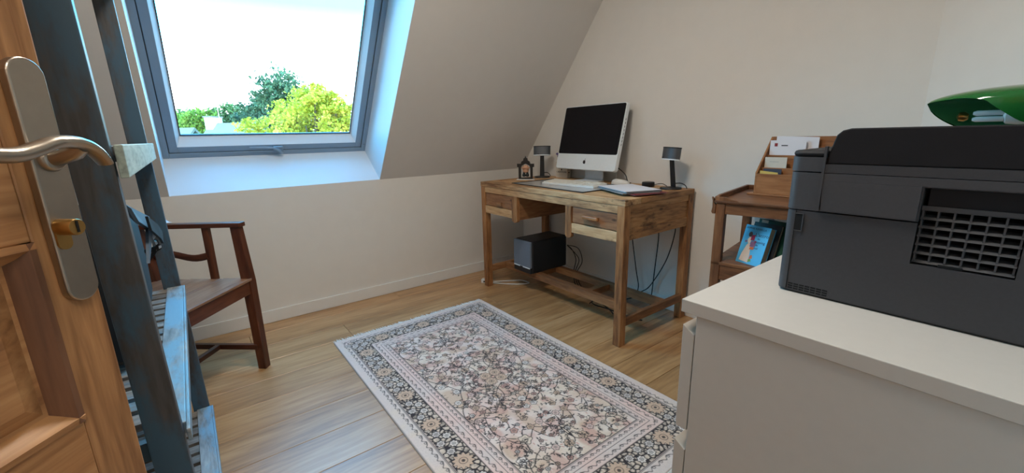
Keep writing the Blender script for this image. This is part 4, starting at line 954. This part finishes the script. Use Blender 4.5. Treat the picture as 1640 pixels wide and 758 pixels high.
# ------------------------------------------------------------------ white chest of drawers
CX0, CX1, CY0, CY1, CZ = 2.401, 2.882, -1.575, -.775, .780
cs = thing('chest_of_drawers', ((CX0+CX1)/2, (CY0+CY1)/2, 0), 'white chest of drawers carrying the printer', 'chest')
WB().box(CX0, CX1, CY0, CY1, CZ-.024, CZ).build('top', 'melamine', cs, bevel=.0012)
WB().box(CX0+.028, CX1, CY0+.003, CY0+.021, 0, CZ-.0245).build('side_panel', 'melamine', cs, bevel=.001)
WB().box(CX0+.028, CX1, CY1-.021, CY1-.003, 0, CZ-.0245).build('side_panel', 'melamine', cs, bevel=.001)
WB().box(CX1-.008, CX1-.002, CY0+.022, CY1-.022, .02, CZ-.03).build('back_panel', 'melamine', cs)
for z1_ in (.732, .495, .258):
    z0_ = z1_-.208
    WB().prism([(CX0+.004, z0_), (CX0+.026, z0_), (CX0+.026, z1_-.014), (CX0+.004, z1_)], CY0+.003, CY1-.003, 'Y').build('drawer_front', 'melamine', cs, bevel=.0008)
    WB().box(CX0+.027, CX1-.02, CY0+.03, CY1-.03, z0_+.02, z1_-.05).build('drawer_box', 'melamine', cs)
WB().box(CX0+.03, CX0+.05, CY0+.022, CY1-.022, 0, .05).build('plinth', 'melamine', cs)
# ------------------------------------------------------------------ laser printer on the chest
PX0, PX1, PY0, PY1 = 2.484, 2.878, -1.397, -1.040
pr = thing('printer', ((PX0+PX1)/2, (PY0+PY1)/2, CZ), 'charcoal laser printer seen from behind on the white chest', 'printer')
def rc(x0, x1, y0, y1, r, k=7):   # rounded at the two window-side corners
    o_ = []
    for (cx, cy, a0) in ((x0+r, y1-r, 90), (x0+r, y0+r, 180)):
        for i in range(k+1): a = R(a0+90*i/k); o_.append((cx+r*math.cos(a), cy+r*math.sin(a)))
    return o_ + [(x1, y0), (x1, y1)]
RV = .012
VX0, VX1, VZ0, VZ1 = 2.658, 2.762, .868, .982
# lower body around the vent recess
m = WB(); m.prism(rc(PX0, VX0, PY0, PY1, .014), CZ+.004, .930); m.box(VX0, VX1, PY0, PY1, CZ+.004, VZ0); m.box(VX0, VX1, PY0+.030, PY1, VZ0, .930); m.box(VX1, PX1, PY0, PY1, CZ+.004, .930)
m.build('lower_body', 'plastic', pr, smooth=True)
m = WB(); m.prism(rc(PX0+.002, PX1, PY0+.004, PY1, .014), CZ, CZ+.0045); m.build('foot_plate', 'black', pr)
# window-side corner column, lighter grey paints in the window light
WB().prism(rc(PX0-.0006, PX0+.016, PY0-.0006, PY1+.0006, .0145), CZ+.006, .928).build('corner_column', 'plasticL', pr, smooth=True)
WB().box(PX0+.0158, PX0+.0168, PY0-.0008, PY0+.004, CZ+.006, .930).build('seam', 'hole', pr)
m = WB(); m.prism(rc(PX0-.002, VX0, PY0, PY1, .016), .932, .996); m.box(VX0, VX1, PY0, PY1, VZ1, .996); m.box(VX0, VX1, PY0+.030, PY1, .932, VZ1); m.box(VX1, PX1, PY0, PY1, .932, .996)
m.build('upper_body', 'plasticL', pr, smooth=True)
WB().prism(rc(PX0-.004, PX1, PY0+.001, PY1, .018), .998, 1.022).build('deck', 'plasticL', pr, smooth=True)
WB().prism(rc(PX0-.004, PX1, PY0+.001, PY1, .018), 1.022, 1.033).build('deck_top', 'glossblk', pr, bevel=.005, smooth=True)
# raised scanner lid
lp = [(2.536, 1.012), (2.5385, 1.036), (2.544, 1.058), (2.551, 1.065), (2.562, 1.068), (PX1, 1.068), (PX1, 1.012)]
WB().prism(lp, PY0-.004, PY1-.02, 'Y').build('lid', 'glossblk', pr, bevel=.002)
# rear flap, L-shaped round the vent
m = WB(); fy = PY0-.005
m.prism([(2.537, .934), (VX0-.002, .934), (VX0-.002, VZ1+.002), (2.5335, VZ1+.002)], fy, PY0+.002, 'Y'); m.prism([(2.5335, VZ1+.0021), (PX1, VZ1+.0021), (PX1, .9965), (2.533, .9965)], fy, PY0+.002, 'Y'); m.box(VX1+.002, PX1, fy, PY0+.002, .934, VZ1+.002)
m.build('rear_flap', 'plasticL', pr)
WB().box(2.534, PX1, fy+.0005, PY0+.002, .9975, 1.0115).build('rear_flap_band', 'plastic', pr)
WB().box(2.531, 2.5345, fy-.0008, PY0+.002, .934, 1.040).build('flap_edge', 'plasticL', pr)
# vent grid
WB().box(VX0+.001, VX1-.001, PY0+.026, PY0+.0305, VZ0+.001, VZ1-.001).build('vent_back', 'hole', pr)
WB().box(VX0+.006, VX1-.001, PY0+.006, PY0+.028, .956, VZ1-.001).build('vent_hood', 'glossblk', pr)
vt = WB().box(VX0+.001, VX1-.001, PY0+.004, PY0+.0115, .950, .956).build('vent_frame', 'plasticL', pr)
for i in range(7): x_ = VX0+.002+i*(VX1-VX0-.006)/6; WB().box(x_, x_+.0022, PY0+.005, PY0+.018, VZ0+.006, .952).build('vent_bar', 'plasticL', vt)
for i in range(7): z_ = VZ0+.003+i*(.950-VZ0-.004)/6; WB().prism([(PY0+.004, z_), (PY0+.0065, z_+.0035), (PY0+.018, z_+.006), (PY0+.018, z_+.002)], VX0+.001, VX1-.001, 'X').build('vent_bar', 'plasticL', vt)
WB().box(VX0+.03, VX0+.055, PY0+.003, PY0+.006, VZ0+.001, VZ0+.0045).build('vent_latch', 'hole', vt)
for i in range(7):
    for j in range(3): WB().box(2.503+i*.0088, 2.503+i*.0088+.0072, PY0-.0004, PY0+.003, .7865+j*.0042, .7865+j*.0042+.0024).build('air_slot_shade', 'hole', pr)  # raised dark boxes, coloured as the shade inside open slots
g_ = WB().box(2.5015, 2.512, PY0-.0006, PY0+.004, .946, .980) if False else WB().box(2.5005, 2.512, PY0-.0007, PY0+.003, .895, .924)
g_.build('grip_recess', 'hole', pr)
WB().tube([(2.5005, PY0-.001, .9245), (2.512, PY0-.001, .9245), (2.512, PY0-.001, .8945), (2.5005, PY0-.001, .8945)], .0008, 5).build('grip_rim', 'plasticL', pr)
# ------------------------------------------------------------------ banker's lamp behind the printer
bl = thing('desk_lamp', (2.72, -.925, CZ), 'green glass banker lamp standing behind the printer', 'lamp')
MB().lathe([(.075, 0), (.078, .006), (.07, .016), (.03, .022), (.02, .03), (.009, .04)], n=32).build('base', 'brass', bl, smooth=True)
MB().tube([(0, 0, .03), (0, .0, .20), (0, .0, .315)], [.007, .006, .006], 12).build('stem', 'brass', bl, smooth=True)
def shade(off):
    m = MB(); nu, nv = 44, 24; vs = []
    for i in range(nu+1):
        u_ = i/nu; x_ = -.154+.30*u_
        e_ = max(0, 1-(2*u_-1)**2); r_ = max(.0004, .075*e_**.62-off)
        a0 = np.interp(u_, [0, .2, .26, .35, .47, .6, .8, 1], [18, 18, 10, -8, -28, -40, -35, -20]); a1 = 238
        for j in range(nv+1):
            a = R(a0+(a1-a0)*j/nv); sn_ = math.sin(a)
            vs.append((x_, -r_*math.cos(a), .3355+r_*(.38 if sn_ > 0 else 1.15)*sn_))
    fs = [(i*(nv+1)+j, (i+1)*(nv+1)+j, (i+1)*(nv+1)+j+1, i*(nv+1)+j+1) for i in range(nu) for j in range(nv)]
    m._add(vs, fs); return m
shade(0).build('shade', 'green', bl, smooth=True)
shade(.003).build('shade_lining', 'greenin', bl, smooth=True)
mx_ = Matrix.Rotation(R(90), 4, 'Y')
sk = MB().lathe([(.013, 0), (.014, .03), (.012, .05)], (.000, 0, .306), 16, mx_).build('socket', 'black', bl, smooth=True)
b_ = MB().lathe([(.010, -.034), (.016, -.03), (.018, -.014), (.017, .0), (.012, .004)], (-.004, 0, .306), 18, mx_).build('bulb_base', 'cfl', bl, smooth=True)
for q in (-.0075, .0075):
    for z_ in (.3, .312): MB().tube([(-.036, q, z_), (-.075, q, z_), (-.080, q, z_)], [.0052, .0052, .003], 10).build('bulb_tube', 'cfl', b_, smooth=True)
MB().lathe([(.002, -.012), (.009, -.008), (.010, 0), (.006, .006)], (-.094, .012, .306), 14, mx_).build('finial', 'brass', bl, smooth=True)
# ------------------------------------------------------------------ wooden side table with letter rack and books
EW, ED, ER = .42, .455, R(10)
et = thing('side_table', (1.925, -.540, 0), 'carved wooden side table with tray top and lower shelf', 'side table', ER)
for xx in (0, EW-.036):
    for yy in (0, ED-.036): MB().box(xx, xx+.036, yy, yy+.036, 0, .782).build('leg', 'etagZ', et, bevel=.003)
MB().box(.036, EW-.036, .003, .021, .738, .782).build('apron', 'etag', et, bevel=.002); MB().box(.036, EW-.036, ED-.021, ED-.003, .738, .782).build('apron', 'etag', et, bevel=.002)
for xx in (.003, EW-.021): MB().box(xx, xx+.018, .036, ED-.036, .738, .782).build('apron', 'etagZ', et, bevel=.002)
MB().box(-.006, EW+.006, -.006, ED+.006, .7825, .792).build('tray_board', 'etag', et, bevel=.002)
for xx in (-.006, EW-.006): MB().prism([(.0, .792), (ED+.006, .792), (ED+.006, .812), (.05, .812), (.0, .808)], xx, xx+.012, 'X').build('tray_rim', 'etag', et, bevel=.002)
MB().box(.006, EW-.006, ED-.006, ED+.006, .792, .812).build('tray_rim', 'etag', et, bevel=.002)
for xx, s_ in ((0, 1), (EW, -1)):   # carved corner brackets on the front edge
    MB().prism([(xx, .792), (xx+s_*.085, .792), (xx+s_*.075, .797), (xx+s_*.055, .800), (xx+s_*.040, .808), (xx+s_*.015, .807), (xx, .812)], -.006, .006, 'Y').build('corner_bracket', 'etagZ', et, bevel=.001)
    MB().prism([(xx-s_*.010, .738), (xx+s_*.0, .738), (xx+s_*.0, .775), (xx-s_*.012, .790), (xx-s_*.016, .806), (xx-s_*.008, .8), (xx-s_*.010, .77), (xx-s_*.014, .745)], -.004, .010, 'Y').build('corner_scroll', 'etagZ', et)
MB().box(.0, EW, .0, ED, .522, .536).build('shelf', 'etag', et, bevel=.002)
MB().box(.036, EW-.036, .003, .02, .458, .522).build('shelf_apron', 'etag', et, bevel=.002)
# letter rack
lr = thing('letter_rack', (1.948, -.265, .7925), 'stepped wooden letter rack with envelopes on the side table', 'letter rack')
LWd = .305; H1, H2 = .095, .245; dpt = .125
def zprof(y_): return H1+(H2-H1)*(y_/dpt)
for xx in (0, LWd-.008): MB().prism([(0, 0), (dpt, 0), (dpt, H2), (0, H1)], xx, xx+.008, 'X').build('side', 'rackwood', lr, bevel=.001)
MB().box(-.018, LWd+.006, -.022, dpt, 0, .007).build('base', 'rackwood', lr, bevel=.002)
for i, y_ in enumerate((0.0, .040, .080, dpt-.006)):
    h_ = (H1-.004, zprof(.040)-.028, zprof(.08)-.024, H2)[i]
    MB().box(.008, LWd-.008, y_, y_+.006, .007, h_).build('divider', 'rackwood', lr, bevel=.001)
def letter(x0, x1, y_, z1, m_, lab, tilt=0, stamp=False):
    t_ = thing('envelope', (1.948+x0, -.265+y_, .80), lab, 'envelope', 0, 'envelopes in the letter rack')
    m = MB().prism([(0, 0), (x1-x0, 0), (x1-x0, z1-.0-tilt), (0, z1)], 0, .0016, 'Y'); m.build('paper', m_, t_)
    if stamp:
        MB().box(.018, .030, -.0006, 0, z1-.026, z1-.012).build('stamp', 'red', t_); MB().box(.045, .070, -.0005, 0, z1-.024, z1-.020).build('address', 'ink', t_)
    else: MB().box(.02, .055, -.0005, 0, z1-.02, z1-.0185).build('print', 'foldergy', t_)
letter(.012, .150, .088, .222, 'paper', 'white envelope with a small red stamp in the top tier', .0, True)
letter(.030, .190, .102, .240, 'paper', 'tall white envelope at the back of the top tier', .006)
letter(.014, .100, .048, .152, 'cream', 'pale envelope in the second tier of the rack')
letter(.014, .085, .010, .096, 'yellow', 'yellow card in the bottom tier of the rack', .006)
letter(.020, .092, .026, .104, 'folderdk', 'dark card behind the yellow card in the rack')
# books leaning on the lower shelf
def book(name, bl_, w_, h_, t_, yaw, leanb, cov, lab, parts=None):
    o_ = thing(name, bl_, lab, 'book', yaw, 'books on the side table shelf')
    mt_ = Matrix.Rotation(leanb, 4, 'X')
    MB().box(0, w_, 0, .0016, 0, h_, mt_).build('front_cover', cov, o_); MB().box(0, w_, t_-.0016, t_, 0, h_, mt_).build('back_cover', cov, o_)
    MB().box(-.0, .0014, .0016, t_-.0016, 0, h_, mt_).build('spine', cov, o_); MB().box(.0014, w_-.003, .0016, t_-.0016, .002, h_-.002, mt_).build('pages', 'pages', o_)
    return o_, mt_
SZ = .5365
nb1, mb = book('book', (1.994, -.470, SZ), .106, .160, .034, R(-12), R(-18), 'bookblue', 'light blue paperback with a woman in a white dress on its cover')
def cov(poly, m_, nm, h=.0006): MB().prism(poly, -h, 0, 'Y', mb).build(nm, m_, nb1)
F3 = basis((1, 0, 0), (0, 0, 1), (0, -1, 0), (0, 0, 0))
text('author_lettering', 'SOPHIE KINSELLA', .0108, mb @ Matrix.Translation((.005, -.0003, .144)) @ F3, 'navytext', nb1)
for s_, x_, z_, sz_ in (("L'accro", .050, .118, .019), ("du", .062, .105, .012), ("shopping", .043, .091, .0155), ("dit", .060, .079, .012), ("oui", .058, .066, .014)):
    text('title_lettering', s_, sz_, mb @ Matrix.Translation((x_, -.0003, z_)) @ F3, 'navytext', nb1)
cov([(.012, .010), (.052, .006), (.050, .04), (.044, .075), (.034, .088), (.026, .075), (.016, .04)], 'dress', 'dress_print')
cov([(.028, .086), (.038, .086), (.040, .108), (.030, .112), (.024, .10)], 'dress', 'bodice_print')
cov([(.030+.008*math.cos(R(t)), .122+.011*math.sin(R(t))) for t in range(0, 360, 30)], 'skin', 'head_print')
for x0_, z0_, x1_, z1_, m_ in ((.036, .098, .052, .122, 'magenta'), (.040, .072, .062, .096, 'mauve'), (.042, .060, .060, .073, 'orange'), (.014, .086, .024, .096, 'mauve'), (.054, .088, .062, .100, 'magenta')):
    cov([(x0_, z0_), (x1_, z0_+.002), (x1_-.001, z1_), (x0_+.001, z1_-.002)], m_, 'parcel_print', .0009)
cov([(.052, .022), (.066, .026), (.062, .040), (.054, .038)], 'orange', 'petal_print'); cov([(.050, .008), (.064, .014), (.060, .024), (.050, .020)], 'leafg', 'leaf_print')
nb2, mb2 = book('book', (2.006, -.424, SZ), .116, .166, .016, R(-12), R(-17), 'booknavy', 'dark navy book just behind the light blue paperback')
nb3, mb3 = book('book', (2.014, -.396, SZ), .140, .176, .028, R(-12), R(-15), 'bookgreen', 'tall dark green book behind the navy book')
MB().box(.012, .040, -.0006, .0, .160, .172, mb3).build('title_patch', 'cream', nb3)
nb4, mb4 = book('book', (2.150, -.430, SZ), .100, .150, .026, R(-12), R(-17), 'bookolive', 'olive grey book at the right end behind the paperbacks')
cdn = thing('card', (2.014, -.355, SZ), 'white card with dark lettering sticking up behind the green book', 'card', R(-12))
mt_ = Matrix.Rotation(R(-13), 4, 'X')
c_ = MB().box(0, .05, 0, .0012, 0, .190, mt_).build('sheet', 'paper', cdn)
text('lettering', 'bella mama', .011, mt_ @ Matrix.Translation((.003, -.0003, .179)) @ F3, 'ink', c_)
